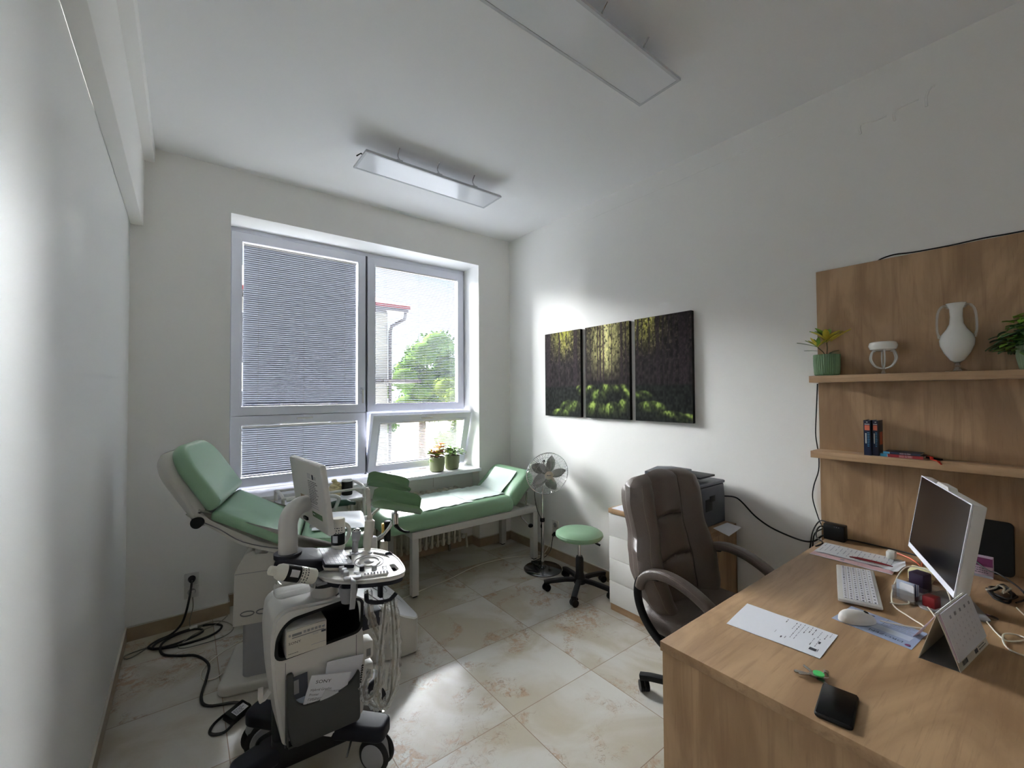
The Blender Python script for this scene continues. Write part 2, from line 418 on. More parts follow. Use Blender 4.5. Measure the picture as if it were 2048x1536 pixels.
    def lines(s, x0, y0, x1, y1, n, m, M, fill=0.45, seed=1, words=6):   # rows of small printed dashes
        rn = random.Random(seed); h = (y1 - y0) / n
        for i in range(n):
            x = x0; y = y1 - (i + .5) * h; end = x0 + (x1 - x0) * rn.uniform(.7, 1)
            while x < end:
                wd = (x1 - x0) / words * rn.uniform(.4, 1.2); e = min(x + wd, end)
                s.add([(x, y - h * fill / 2, 0), (e, y - h * fill / 2, 0), (e, y + h * fill / 2, 0), (x, y + h * fill / 2, 0)], [(0, 1, 2, 3)], m, M)
                x = e + (x1 - x0) * .03
        return s
    def quad(s, x0, y0, x1, y1, m, M): return s.add([(x0, y0, 0), (x1, y0, 0), (x1, y1, 0), (x0, y1, 0)], [(0, 1, 2, 3)], m, M)
    def build(s, name, parent=None, label=None, cat=None, group=None, kind=None, world=False, loc=None, rz=0, angle=38):
        me = bpy.data.meshes.new(name); vs = s.v
        if parent is not None: base = ROOTM[parent]
        else: base = TR(*(loc or (0, 0, 0)), rz=rz) if loc or rz else Matrix()
        if world: iv = base.inverted(); vs = [tuple(iv @ Vector(p)) for p in vs]
        me.from_pydata(vs, [], s.f)
        for m in s.mats: me.materials.append(MAT[m])
        me.polygons.foreach_set('material_index', s.mi)
        me.polygons.foreach_set('use_smooth', [True] * len(s.f)); me.update()
        try: me.set_sharp_from_angle(angle=R(angle))
        except Exception: pass
        o = bpy.data.objects.new(name, me); col.objects.link(o)
        if parent is not None: o.parent = parent
        else: o.matrix_world = base
        ROOTM[o] = base
        if label: o['label'] = label
        if cat: o['category'] = cat
        if group: o['group'] = group
        if kind: o['kind'] = kind
        return o
def thing(name, label, cat, loc=(0, 0, 0), rz=0, group=None):
    o = bpy.data.objects.new(name, None); col.objects.link(o); o.empty_display_size = 0.05
    m = TR(*loc, rz=rz); o.matrix_world = m; ROOTM[o] = m; o['label'] = label; o['category'] = cat
    if group: o['group'] = group
    return o
def copy_part(o, parent, M=Matrix()):
    c = o.copy(); col.objects.link(c); c.parent = parent; c.matrix_basis = M @ o.matrix_basis; ROOTM[c] = ROOTM[parent]; return c
def struct(mb, name, **k): return mb.build(name, kind='structure', **k)
# ------------------------------------------------------------ room shell
D, RX, LX, CZ, NY = 3.519, 2.68, -0.279, 3.08, -1.6
WL, WR, WT = 0.2445, 2.2946, 2.77
XZ = Matrix(((1, 0, 0, 0), (0, 0, -1, 0), (0, 1, 0, 0), (0, 0, 0, 1)))     # local (x,y,z) -> world (x,-z,y)
struct(MB().box((LX - .3, NY - .3, -.12), (RX + .3, D + .5, 0), 'floor_tile'), 'floor')
struct(MB().box((LX - .3, NY - .3, CZ), (RX + .3, D + .5, CZ + .12), 'ceiling_paint'), 'ceiling')
struct(MB().box((LX - .2, NY - .2, 0), (LX, D + .43, CZ), 'wall_paint_gloss'), 'wall_left')
def right_wall():
    m = MB().box((RX, NY - .2, 0), (RX + .2, D + .43, CZ), 'wall_paint')
    for y0, z0, y1, z1 in ((.60, 2.79, .50, 2.83), (.47, 2.79, .385, 2.85), (.36, 2.80, .33, 2.88)):   # filled chases under the paint
        m.tube([(RX + .001, y0, z0), (RX + .001, y0, z0 + .045), (RX + .001, (y0 + y1) / 2, z1), (RX + .001, y1, z1)], .006, 'wall_paint', 6, sm=4)
    m.tube([(RX + .0012, 2.60, 2.955), (RX + .0012, 2.2, 2.957), (RX + .0012, 1.4, 2.953), (RX + .0012, .9, 2.957)], .003, 'wall_paint', 5, sm=4)
    return m
struct(right_wall(), 'wall_right')
def far_wall():
    m = MB()
    poly = [(LX, 0), (WL, 0), (WL, WT), (WR, WT), (WR, 0), (RX, 0), (RX, CZ), (LX, CZ)]
    m.prism(poly, -(D + .43), -D, 'wall_paint', M=XZ)
    m.box((WL, 3.65, 0), (WR, 3.949, .745), 'wall_paint')
    for x in (.85, 1.46, 1.86): m.box((x, 3.6485, .62), (x + .004, 3.651, .745), 'grout_white')
    return m
struct(far_wall(), 'wall_far')
struct(MB().box((LX, NY - .2, 0), (RX, NY, CZ), 'wall_paint'), 'wall_near')
bh = 0.082
def skirt(name, lo, hi):
    m = MB().box(lo, hi, 'skirting'); l2 = list(lo); l2[2] = hi[2]; h2 = list(hi); h2[2] += .006
    m.box(l2, h2, 'grout_white'); struct(m, name)
skirt('baseboard_left', (LX, NY, 0), (LX + .010, D, bh)); skirt('baseboard_right', (RX - .010, NY, 0), (RX, D, bh))
skirt('baseboard_far_left', (LX + .010, D - .010, 0), (WL, D, bh)); skirt('baseboard_far_right', (WR, D - .010, 0), (RX - .010, D, bh))
skirt('baseboard_niche', (WL + .010, 3.64, 0), (WR - .010, 3.65, bh)); skirt('baseboard_niche_right', (WR - .010, D, 0), (WR, 3.65, bh))
skirt('baseboard_niche_left', (WL, D, 0), (WL + .010, 3.65, bh))
struct(MB().box((LX, NY, 2.566), (-.217, D, 2.985), 'wall_paint', .006), 'trim_1')
struct(MB().box((LX, NY, 2.985), (-.165, D, CZ), 'wall_paint', .005), 'trim_2')

# ------------------------------------------------------------ window with four sashes
def rect_frame(m, x0, z0, x1, z1, wd, y0, y1, mt='upvc', bev=.006):   # mitred ring lying in xz
    m.prism([(x0, z0), (x1, z0), (x1, z1), (x0, z1)], -y1, -y0, mt, M=XZ, holes=[[(x0 + wd, z0 + wd), (x1 - wd, z0 + wd), (x1 - wd, z1 - wd), (x0 + wd, z1 - wd)]])
win = MB(); FY = 3.80
win.prism([(WL, .78), (WR, .78), (WR, WT), (WL, WT)], -3.88, -(FY + .012), 'upvc', M=XZ,
          holes=[[(.295, .83), (1.25, .83), (1.25, 1.315), (.295, 1.315)], [(1.31, .83), (2.25, .83), (2.25, 1.315), (1.31, 1.315)],
                 [(.295, 1.37), (1.25, 1.37), (1.25, 2.70), (.295, 2.70)], [(1.31, 1.37), (2.25, 1.37), (2.25, 2.70), (1.31, 2.70)]])
win.box((WL, FY - .004, 2.738), (WR, FY + .012, WT), 'upvc', .003)
win.box((1.27, FY - .002, .79), (1.285, FY + .012, 2.738), 'gasket')
window = struct(win, 'window_1')
def add_sash(x0, z0, x1, z1, M=None, handle=None, st=.062):
    m = MB(M); y0, y1 = FY - .018, FY + .045
    m.prism([(x0, z0), (x1, z0), (x1, z1), (x0, z1)], -y1, -y0, 'upvc', M=XZ, holes=[[(x0 + st, z0 + st), (x1 - st, z0 + st), (x1 - st, z1 - st), (x0 + st, z1 - st)]])
    for a, b in (((x0 + st - .006, z0 + st - .006), (x1 - st + .006, z1 - st + .006)),):
        m.prism([a, (b[0], a[1]), b, (a[0], b[1])], -(y0 + .03), -(y0 - .004), 'upvc', M=XZ, holes=[[(a[0] + .012, a[1] + .012), (b[0] - .012, a[1] + .012), (b[0] - .012, b[1] - .012), (a[0] + .012, b[1] - .012)]])
    sash = m.build('sash', window)
    MB(M).box((x0 + st, FY + .012, z0 + st), (x1 - st, FY + .016, z1 - st), 'pane_glass').build('pane', sash)
    if handle:
        hx, hz, vert = handle; h = MB(M)
        h.box((hx - .014, y0 - .010, hz - .03), (hx + .014, y0, hz + .03), 'upvc', .005)
        if vert: h.box((hx - .009, y0 - .035, hz - .11), (hx + .009, y0 - .022, hz + .012), 'white_plastic', .005)
        else: h.box((hx - .06, y0 - .035, hz - .009), (hx + .06, y0 - .022, hz + .009), 'white_plastic', .005)
        h.cyl((hx, y0 - .03, hz), (hx, y0, hz), .008, 'white_plastic', 10).build('handle', sash)
    return sash
add_sash(.268, 1.343, 1.267, 2.733, handle=(1.236, 1.53, True)); add_sash(1.288, 1.343, 2.276, 2.733)
add_sash(.268, .805, 1.267, 1.338, handle=(.77, 1.31, False))
TILT = Matrix.Translation((0, FY, .80)) @ Matrix.Rotation(R(16), 4, 'X') @ Matrix.Translation((0, -FY, -.80))
add_sash(1.288, .805, 2.276, 1.338, TILT, handle=(1.78, 1.31, False))
MB().box((WL, 3.475, .745), (WR, 3.80, .777), 'sill_white', .006).build('sill', window)
lk = MB()
for x in (1.52, 1.92, 2.16): lk.box((x, FY - .004, 1.34), (x + .03, FY + .004, 1.352), 'steel')
lk.box((WL + .006, FY - .01, 1.37), (WL + .016, FY + .004, 1.43), 'gasket'); lk.build('lock_plate', window)

def blind(x0, z0, x1, z1, ang, label, M=None, pitch=.0162, headgap=0.0, cords=(.12, .5, .88)):
    T = M or Matrix(); y = FY - .002
    t = thing('window_blind', label, 'blind', tuple(T @ Vector(((x0 + x1) / 2, y, z0))), group='slatted blinds in the window sashes')
    m = MB(T); a = R(ang); n = int((z1 - z0 - .02) / pitch); dy, dz = .0091 * math.cos(a), .0091 * math.sin(a)
    for i in range(n):
        z = z0 + .012 + (i + .5) * pitch
        vs = []
        for x in (x0 + .004, x1 - .004):
            for k in (-1, -.5, 0, .5, 1): q = .0021 * (1 - k * k); vs.append((x, y + k * dy - q * math.sin(a), z - k * dz + q * math.cos(a)))
        m.add(vs, [(j, j + 1, j + 6, j + 5) for j in range(4)], 'slat')
    m.build('slats', t, world=True)
    r = MB(T).box((x0, y - .010, z1 - .014), (x1, y + .010, z1 - headgap), 'white_plastic', .002).build('head_rail', t, world=True)
    MB(T).box((x0 + .004, y - .009, z0), (x1 - .004, y + .009, z0 + .008), 'logo_navy', .002).build('bottom_rail', t, world=True)
    for f in cords:
        x = x0 + (x1 - x0) * f; c = MB(T).cyl((x, y - .0096, z0 + .005), (x, y - .0096, z1 - .01), .0008, 'cable_grey', 5); c.build('cord', t, world=True)
    return t
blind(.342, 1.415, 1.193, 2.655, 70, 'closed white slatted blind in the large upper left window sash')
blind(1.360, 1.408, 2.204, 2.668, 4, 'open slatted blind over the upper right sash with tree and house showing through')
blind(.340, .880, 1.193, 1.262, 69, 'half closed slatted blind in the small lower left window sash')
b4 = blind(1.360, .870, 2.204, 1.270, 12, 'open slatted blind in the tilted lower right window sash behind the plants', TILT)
MB(TILT).cyl((1.775, FY - .03, 1.27), (1.790, FY - .03, 1.20), .004, 'cable_grey', 8).build('tilt_knob', b4, world=True)

# ------------------------------------------------------------ outside the window
MB().box((-40, 4.2, -2.3), (60, 60, -2.2), 'bounce_paving').build('ground', kind='structure')
def outside():
    t = thing('house', 'white plastered house with red roof edge outside the window', 'house', (1.5, 17.0, -2.2))
    MB().box((-8, 14, -2.2), (5.44, 24, 4.25), 'building_plaster').build('wall', t, world=True)
    m = MB(); m.box((-8.3, 13.45, 4.25), (5.95, 24.5, 4.34), 'gutter'); m.box((-8.3, 13.40, 4.34), (6.0, 24.5, 4.46), 'roof_red')
    m.add([(-8.3, 13.4, 4.46), (6.0, 13.4, 4.46), (6.0, 24.5, 4.46), (-8.3, 24.5, 4.46), (-3, 18.5, 6.5), (0, 18.5, 6.5)], [(0, 1, 5, 4), (1, 2, 5), (2, 3, 4, 5), (3, 0, 4)], 'roof_red')
    m.build('roof', t, world=True)
    MB().tube([(5.92, 13.6, 4.25), (5.92, 13.7, 4.05), (5.55, 13.92, 3.80), (5.50, 13.93, 3.6), (5.50, 13.93, -2.2)], .06, 'gutter', 8).build('downpipe', t, world=True)
    MB().box((4.9, 12.9, 1.86), (6.15, 14.2, 1.96), 'gutter').build('canopy', t, world=True)
    for z in (2.4, 0.2):
        for x in (1.2, 3.6):
            f = MB().box((x - .06, 13.98, z - .06), (x + 1.06, 14.01, z + 1.46), 'upvc').build('window', t, world=True); MB().box((x, 13.965, z), (x + 1.0, 13.99, z + 1.4), 'gasket').build('pane', f, world=True)
outside()
def leaf_quads(m, rn, c, rad, n, size, mt):
    for _ in range(n):
        while True:
            p = Vector((rn.uniform(-1, 1), rn.uniform(-1, 1), rn.uniform(-1, 1)))
            if p.length < 1: break
        p = p.normalized() * (0.55 + 0.45 * rn.random()); q = Vector(c) + Vector((p.x * rad[0], p.y * rad[1], p.z * rad[2]))
        a = Vector((rn.gauss(0, 1), rn.gauss(0, 1), rn.gauss(0, 1))).normalized() * size * rn.uniform(.5, 1.2); b = a.cross(Vector((rn.gauss(0, 1), rn.gauss(0, 1), rn.gauss(0, 1))).normalized())
        m.add([q - a, q + b * .5, q + a, q - b * .5], [(0, 1, 2, 3)], mt)
def tree(x, y, base, top, r, mt, label, seed, lobes=16):
    rn = random.Random(seed); t = thing('tree', label, 'tree', (x, y, base), group='trees outside the window'); m = MB()
    zc = (base + top) / 2 + (top - base) * .14; hz = (top - base) * .38
    for i in range(lobes):
        a = rn.uniform(0, 2 * math.pi); q = rn.uniform(.1, .75); zz = rn.uniform(-.75, .9); k = math.sqrt(max(0.1, 1 - zz * zz))
        c = (x + r * q * k * math.cos(a), y + r * q * k * math.sin(a), zc + hz * zz * .85); rr = r * rn.uniform(.28, .42)
        m.sph(c, (rr * .8, rr * .8, rr * .65), mt, u=8, v=6); leaf_quads(m, rn, c, (rr, rr, rr * .8), 240, .13, mt)
    m.build('crown', t, world=True, angle=180)
    MB().cyl((x, y, base), (x, y, zc), .22, 'bark', 10, r2=.12).build('trunk', t, world=True)
tree(9.1, 19.0, -2.2, 4.55, 2.35, 'tree_leaf', 'broad green leafy tree beside the white house outside', 3, 22)
tree(9.3, 15.5, -2.2, 2.1, 1.7, 'tree_leaf_yellow', 'lower yellow green tree at the right edge of the window view', 5, 12)
tree(6.9, 20.0, -2.2, 3.0, 1.5, 'tree_leaf', 'small green tree just right of the downpipe outside', 8, 12)

# ------------------------------------------------------------ ceiling panels (switched off)
def lamp(x0, x1, y0, y1, z, label):
    t = thing('ceiling_light', label, 'ceiling light', ((x0 + x1) / 2, (y0 + y1) / 2, z), group='flat rectangular ceiling light panels')
    m = MB(); m.prism([(x0, y0), (x1, y0), (x1, y1), (x0, y1)], z, z + .012, 'lamp_frame', holes=[[(x0 + .013, y0 + .013), (x1 - .013, y0 + .013), (x1 - .013, y1 - .013), (x0 + .013, y1 - .013)]])
    m.box((x0 + .004, y0 + .004, z + .012), (x1 - .004, y1 - .004, z + .018), 'lamp_frame'); m.build('frame', t, world=True)
    MB().box((x0 + .013, y0 + .013, z + .002), (x1 - .013, y1 - .013, z + .010), 'diffuser').build('diffuser', t, world=True)
    for f in (.22, .5, .78):
        x = x0 + (x1 - x0) * f
        MB().box((x - .02, y0 + .012, z + .018), (x + .02, y0 + .03, z + .030), 'steel', .002).tube([(x, y0 + .02, z + .03), (x, y0 + .05, z + .075), (x, y0 + .02, CZ)], .0035, 'steel', 6, sm=4).build('mounting_clip', t, world=True)
        MB().cyl((x, y1 - .03, z + .018), (x, y1 - .03, CZ), .004, 'steel', 6).build('mounting_clip', t, world=True)
    MB().tube([(x0 - .012, y1 - .1, z + .03), (x0 + .01, y1 - .12, z + .045), (x0 + .05, y1 - .12, z + .02)], .004, 'black', 6).build('lead', t, world=True)
lamp(.855, 1.872, 2.552, 2.79, 2.97, 'white ceiling light panel nearest the window')
lamp(.835, 1.842, 1.075, 1.305, 2.97, 'white ceiling light panel cut by the top edge of the photo')

# ------------------------------------------------------------ forest canvases
def vnoise(rs, h, w, fy, fx):
    g = rs.rand(int(fy) + 2, int(fx) + 2); y = np.linspace(0, fy, h, endpoint=False); x = np.linspace(0, fx, w, endpoint=False)
    iy = y.astype(int); ix = x.astype(int); ty = y - iy; tx = x - ix; ty = ty * ty * (3 - 2 * ty); tx = tx * tx * (3 - 2 * tx)
    a = g[np.ix_(iy, ix)]; b = g[np.ix_(iy, ix + 1)]; c = g[np.ix_(iy + 1, ix)]; d = g[np.ix_(iy + 1, ix + 1)]
    return (a * (1 - tx) + b * tx) * (1 - ty)[:, None] + (c * (1 - tx) + d * tx) * ty[:, None]
def paint_forest(H, W):   # the whole triptych picture: row 0 = bottom; 3 units wide
    rs = np.random.RandomState(4); X = np.tile(np.linspace(0, 3, W), (H, 1)); Y = np.tile(np.linspace(0, 1, H)[:, None], (1, W))
    def c3(c): return np.array([v / 255 for v in c])
    dark, lime, glow, tan = c3((54, 49, 50)), c3((160, 158, 88)), c3((226, 222, 176)), c3((140, 112, 96))
    f1 = vnoise(rs, H, W, 60, 190); f2 = vnoise(rs, H, W, 26, 80); f3 = vnoise(rs, H, W, 8, 24)
    g = np.exp(-((X - 1.47) / .33) ** 2) * np.clip((Y - .40) / .35, 0, 1) ** .7
    g2 = (np.exp(-((X - .55) / .33) ** 2) + np.exp(-((X - 2.18) / .30) ** 2) * .9) * np.clip((Y - .62) / .35, 0, 1)
    im = dark[None, None] * (0.72 + .55 * f2)[..., None]
    k = np.clip(g2 * 1.15 * (.35 + f2 * .9), 0, 1)[..., None]; im = im * (1 - k) + lime * k
    k = np.clip(g * 1.1 * (.45 + f2 * .75), 0, 1)[..., None]; im = im * (1 - k) + (lime * .45 + glow * .55) * k
    k = (np.exp(-((X - 1.49) / .07) ** 2) * np.clip((Y - .45) / .5, 0, 1) * .8)[..., None]; im = im * (1 - k) + glow * k
    sp = (f1 > .80) * np.clip((Y - .38) * 3, 0, 1) * (.25 + g + g2); k = np.clip(sp * .55, 0, 1)[..., None]; im = im * (1 - k) + c3((214, 200, 160)) * k
    sp = (f1 < .24) * np.clip((Y - .36) * 3, 0, 1); k = (sp * .6)[..., None]; im = im * (1 - k) + dark * .8 * k
    tr = [(.10, .13), (.42, .045), (.86, .10), (1.02, .025), (1.12, .02), (1.30, .03), (1.36, .05), (1.43, .035), (1.56, .012), (1.62, .02), (1.83, .05), (1.92, .03),
          (2.05, .04), (2.13, .02), (2.26, .02), (2.42, .07), (2.52, .03), (2.61, .02), (2.70, .04), (2.84, .12), (2.93, .02), (.25, .015), (.62, .018), (.70, .012), (2.34, .012)]
    for x, wd in tr:
        e = (f3 - .5) * .02; inside = (np.abs(X - x + e) < wd / 2) & (Y > .33)
        lit = g * .5; k = (inside * (.88 - lit * .5))[..., None]; im = im * (1 - k) + (c3((62, 54, 58)) * (.85 + .3 * f1)[..., None] + (g * .16)[..., None] * tan) * k
    m1 = vnoise(rs, H, W, 10, 26); m2 = vnoise(rs, H, W, 40, 110); m3 = vnoise(rs, H, W, 75, 230)
    gt = .36 + .05 * m1 * np.exp(-((X - 1.5) / .6) ** 2)
    hump = np.zeros_like(X)
    for cx, cyy, rx, ry in ((.75, .10, .34, .10), (.45, .03, .25, .07), (1.10, .30, .16, .09), (1.30, .22, .2, .10), (1.52, .30, .2, .10), (1.80, .31, .18, .08), (1.92, .24, .10, .10),
                            (1.25, .08, .26, .12), (1.62, .07, .2, .12), (1.88, .12, .16, .10), (2.12, .24, .2, .06), (2.28, .12, .30, .08), (2.62, .06, .26, .05), (2.9, .03, .18, .06), (.95, .30, .08, .1)):
        q = ((X - cx) / rx) ** 2 + ((Y - cyy) / ry) ** 2
        rim = np.clip((1 - q), 0, 1) ** .5 * np.clip(.45 + (Y - cyy) / ry * .75, 0, 1); hump = np.maximum(hump, rim)
    ray = .5 + .5 * np.sin((X - 1.48) / np.clip(.62 - Y, .1, 1) * 9.0 + m1 * 3)
    lum = np.clip(hump * (.25 + .9 * ray) * (.5 + .9 * m2), 0, 1)
    gr = c3((42, 44, 42)) * (.75 + .6 * m2)[..., None]
    k = np.clip(lum * 1.3, 0, 1)[..., None]; gr = gr * (1 - k) + c3((118, 136, 74)) * k
    k = np.clip((lum - .45) * 1.9 * (.4 + m3), 0, 1)[..., None]; gr = gr * (1 - k) + c3((168, 182, 112)) * k
    k = np.clip((gt - Y) / .03, 0, 1)[..., None]; im = im * (1 - k) + gr * k
    return np.clip(im, 0, 1)
def canvases():
    H, Wc = 170, 102; W = Wc * 3 + 2; img = paint_forest(H, W); y_ed = [(2.940, 2.495), (2.440, 1.995), (1.945, 1.497)]
    labs = ['leftmost forest canvas, mostly dark trunks, hung on the right wall', 'middle forest canvas with the sunlit gap between the trunks',
            'right forest canvas with a wide dark trunk at its right edge']
    for i, (ya, yb) in enumerate(y_ed):
        m = MB(); m.box((RX - .030, yb, 1.293), (RX, ya, 2.042), 'black', .002)
        base = len(m.f); sub = img[:, i * Wc:(i + 1) * Wc + 1][:, :Wc + 1]; nu, nv = sub.shape[1] - 1, H - 1
        m.grid(lambda u, v: (RX - .0306, ya + (yb - ya) * u, 1.293 + .749 * v), nu, nv, 'canvas_print')
        nb = len(m.v) - (nu + 1) * (nv + 1)
        o = m.build('forest_canvas', label=labs[i], cat='picture', group='three forest pictures on the wall', angle=20, world=True, loc=(RX - .015, (ya + yb) / 2, 1.293))
        a = o.data.color_attributes.new('print', 'FLOAT_COLOR', 'POINT'); arr = np.zeros((len(m.v), 4), np.float32); arr[:, 3] = 1; arr[:nb, :3] = .02
        s_ = sub.reshape(-1, 3); arr[nb:, :3] = np.where(s_ <= .04045, s_ / 12.92, ((s_ + .055) / 1.055) ** 2.4); arr[nb:, :3] = np.clip(arr[nb:, :3] ** 1.3 * 1.35, 0, .85); a.data.foreach_set('color', arr.ravel())
canvases()
# ------------------------------------------------------------ radiator in the niche
def radiator():
    t = thing('radiator', 'cream cast iron ribbed radiator in the niche below the window', 'radiator', (1.62, 3.58, .085))
    n, p, x0 = 18, .0585, 1.085; first = None
    for i in range(n):
        if first is None:
            m = MB()
            for y in (3.535, 3.58, 3.625): m.tube([(0, y, .10), (0, y, .60)], 1, 'rad_paint', sec=rrect(-.012, -.011, .012, .011, .009, 3))
            for z in (.115, .585): m.tube([(0, 3.53, z), (0, 3.63, z)], 1, 'rad_paint', sec=rrect(-.016, -.022, .016, .022, .014, 4))
            m.cyl((-.0292, 3.58, .125), (.0292, 3.58, .125), .018, 'rad_paint', 10); m.cyl((-.0292, 3.58, .58), (.0292, 3.58, .58), .018, 'rad_paint', 10)
            iv = Matrix.Translation((x0, 0, 0)); m.v = [tuple(iv @ Vector(q)) for q in m.v]
            first = m.build('section', t, world=True)
        else: copy_part(first, t, Matrix.Translation((i * p, 0, 0)))
    MB().tube([(2.11, 3.60, .125), (2.19, 3.60, .125), (2.20, 3.60, .0)], .012, 'rad_paint', 8).cyl((2.14, 3.6, .125), (2.14, 3.56, .125), .02, 'white_plastic', 12).build('valve', t, world=True)
    for x in (1.2, 2.0): MB().box((x, 3.60, .0), (x + .02, 3.62, .11), 'steel').build('foot', t, world=True)
radiator()

# ------------------------------------------------------------ plants
def leaf(m, base, d, L, W, mt, droop=.3, fold=.15, n=5):
    d = Vector(d).normalized(); up = V(0, 0, 1); side = d.cross(up)
    side = side.normalized() if side.length > .05 else V(1, 0, 0)
    nz = side.cross(d).normalized(); vs = []
    for i in range(n + 1):
        t = i / n; wd = W * math.sin(math.pi * min(1, t * .92 + .06)) ** .8 * .5
        c = Vector(base) + d * L * t - up * droop * L * t * t
        vs += [c - side * wd + nz * fold * W, c, c + side * wd + nz * fold * W]
    fs = []
    for i in range(n): a = i * 3; fs += [(a, a + 1, a + 4, a + 3), (a + 1, a + 2, a + 5, a + 4)]
    m.add(vs, fs, mt)
def pot(t, c, r, h, mt, rib=0, taper=.86, round_=.02):
    x, y, z = c; prof = [(0, 0), (r * taper - round_, 0)] + [(r * taper - round_ + round_ * math.sin(a * math.pi / 8), round_ - round_ * math.cos(a * math.pi / 8)) for a in range(1, 5)]
    prof += [(r, h * .55), (r, h), (r - .006, h), (r - .006, h - .02), (0, h - .02)]
    MB().lathe(prof, mt, 72 if rib else 32, TR(x, y, z), rib=rib, ribd=-.05).build('pot', t, world=True)
    MB().cyl((x, y, z + h - .022), (x, y, z + h - .012), r - .007, 'soil', 20).build('soil', t, world=True)
def plant(name, label, c, r, h, pm, fn, rib=0, group=None, **k):
    t = thing(name, label, 'plant', c, group=group); pot(t, c, r, h, pm, rib, **k)
    m = MB(); st = MB(); fn(m, st, Vector((c[0], c[1], c[2] + h - .015))); st.build('stem', t, world=True); m.build('foliage', t, world=True, angle=180); return t
def f_red(m, st, o):
    rn = random.Random(2)
    for i in range(70):
        a = rn.uniform(0, 6.28); r = rn.uniform(.01, .07); z = rn.uniform(.02, .075); b = o + V(r * math.cos(a) * .8, r * math.sin(a) * .8, z)
        if i % 4 == 0: st.cyl(o + V(r * .3 * math.cos(a), r * .3 * math.sin(a), 0), b, .0015, 'stem', 5)
        leaf(m, b, (math.cos(a), math.sin(a), rn.uniform(.0, .9)), rn.uniform(.045, .07), .046, rn.choice(['leaf_red', 'leaf_red', 'leaf_green', 'leaf_yellow']), .25)
    for dx, dz in ((.03, .10), (.045, .125), (.018, .09)):
        st.tube([o, o + V(dx * .5, 0, dz * .5), o + V(dx, -.01, dz)], .002, 'stem', 5)
        for i in range(7):
            a = i * .9; leaf(m, o + V(dx, -.01, dz), (math.cos(a), math.sin(a), .5), .062, .046, 'leaf_yellow' if i % 2 else 'leaf_red', .2)
    for i in range(5): a = 3.3 + .25 * i; leaf(m, o + V(-.04, 0, .015), (math.cos(a), math.sin(a), -.35), .06, .016, 'leaf_green', .4)
plant('potted_plant', 'potted plant with reddish yellow leaves on the window sill', (1.868, 3.585, .777), .072, .135, 'pot_olive', f_red, group='potted plants on the window sill', taper=.92)
def f_green(m, st, o):
    rn = random.Random(7)
    for i in range(95):
        a = rn.uniform(0, 6.28); r = rn.uniform(.0, .08); z = rn.uniform(.01, .07) + .02 * (1 - r / .08); b = o + V(r * math.cos(a), r * math.sin(a), z)
        if i % 4 == 0: st.cyl(o + V(r * .3 * math.cos(a), r * .3 * math.sin(a), 0), b, .0015, 'stem', 5)
        leaf(m, b, (math.cos(a), math.sin(a), rn.uniform(-.1, .8)), rn.uniform(.045, .072), .036, 'leaf_bright' if z > .05 else 'leaf_green', .3)
    for i in range(6): a = -.5 + .2 * i; leaf(m, o + V(.07, -.01, .03), (math.cos(a), math.sin(a), -.1), .055, .022, 'leaf_dark', .35)
plant('potted_plant', 'potted plant with fresh green leaves on the window sill', (2.035, 3.60, .777), .072, .135, 'pot_olive', f_green, group='potted plants on the window sill', taper=.92)
SH1, SH2 = 1.579, 1.197
def f_croton(m, st, o):
    rn = random.Random(11)
    p1 = o + V(0, .0, .10); st.tube([o, o + V(.003, -.003, .05), p1], .0025, 'stem', 6)
    p2 = o + V(-.01, .035, .055); st.tube([o, o + V(0, .015, .03), p2], .0025, 'stem', 6)
    for i in range(11):
        a = i * 2.4; leaf(m, p1 + V(0, 0, -.012 * (i % 3)), (.7 * math.cos(a), math.sin(a), .75), .090, .030, 'leaf_yellow' if i % 3 else 'leaf_green', .18)
    leaf(m, p1 + V(0, -.02, -.02), (0, -1, .75), .105, .028, 'leaf_yellow', .1)
    for i in range(9):
        a = i * 2.4 + 1; leaf(m, p2, (.6 * math.cos(a), math.sin(a), .8), .070, .020, 'leaf_green' if i % 2 else 'leaf_yellow', .1)
    leaf(m, p2, (-.1, 1, .45), .10, .020, 'leaf_dark', .12); leaf(m, p2 + V(0, 0, -.02), (-.1, 1, .2), .06, .013, 'leaf_dark', .1)
    for i in range(4): leaf(m, o + V(0, -.01, .02), (-.2 + .1 * i, -1, .35 - .2 * i), .05, .013, 'leaf_dark', .1)
plant('potted_plant', 'potted plant with spiky yellow green leaves at the left end of the upper shelf', (2.597, .740, SH1), .057, .108, 'pot_dark_green', f_croton, 36, group='potted plants on the upper shelf', taper=.95, round_=.012)
def f_ivy(m, st, o):
    rn = random.Random(5)
    for i in range(300):
        a = rn.uniform(0, 6.28); r = rn.uniform(.0, .085); z = rn.uniform(-.01, .125) * (1.2 - r / .11); b = o + V(r * math.cos(a) * .6, r * math.sin(a), z)
        if i % 6 == 0: st.cyl(o, b, .0012, 'stem', 4)
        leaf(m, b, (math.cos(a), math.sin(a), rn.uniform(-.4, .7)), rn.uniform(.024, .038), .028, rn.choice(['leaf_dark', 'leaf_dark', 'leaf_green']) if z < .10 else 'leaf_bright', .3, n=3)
plant('potted_plant', 'small ivy in a pale green ribbed pot at the right end of the upper shelf', (2.605, .082, SH1), .036, .095, 'pot_light_green', f_ivy, 24, group='potted plants on the upper shelf', taper=.8, round_=.01)

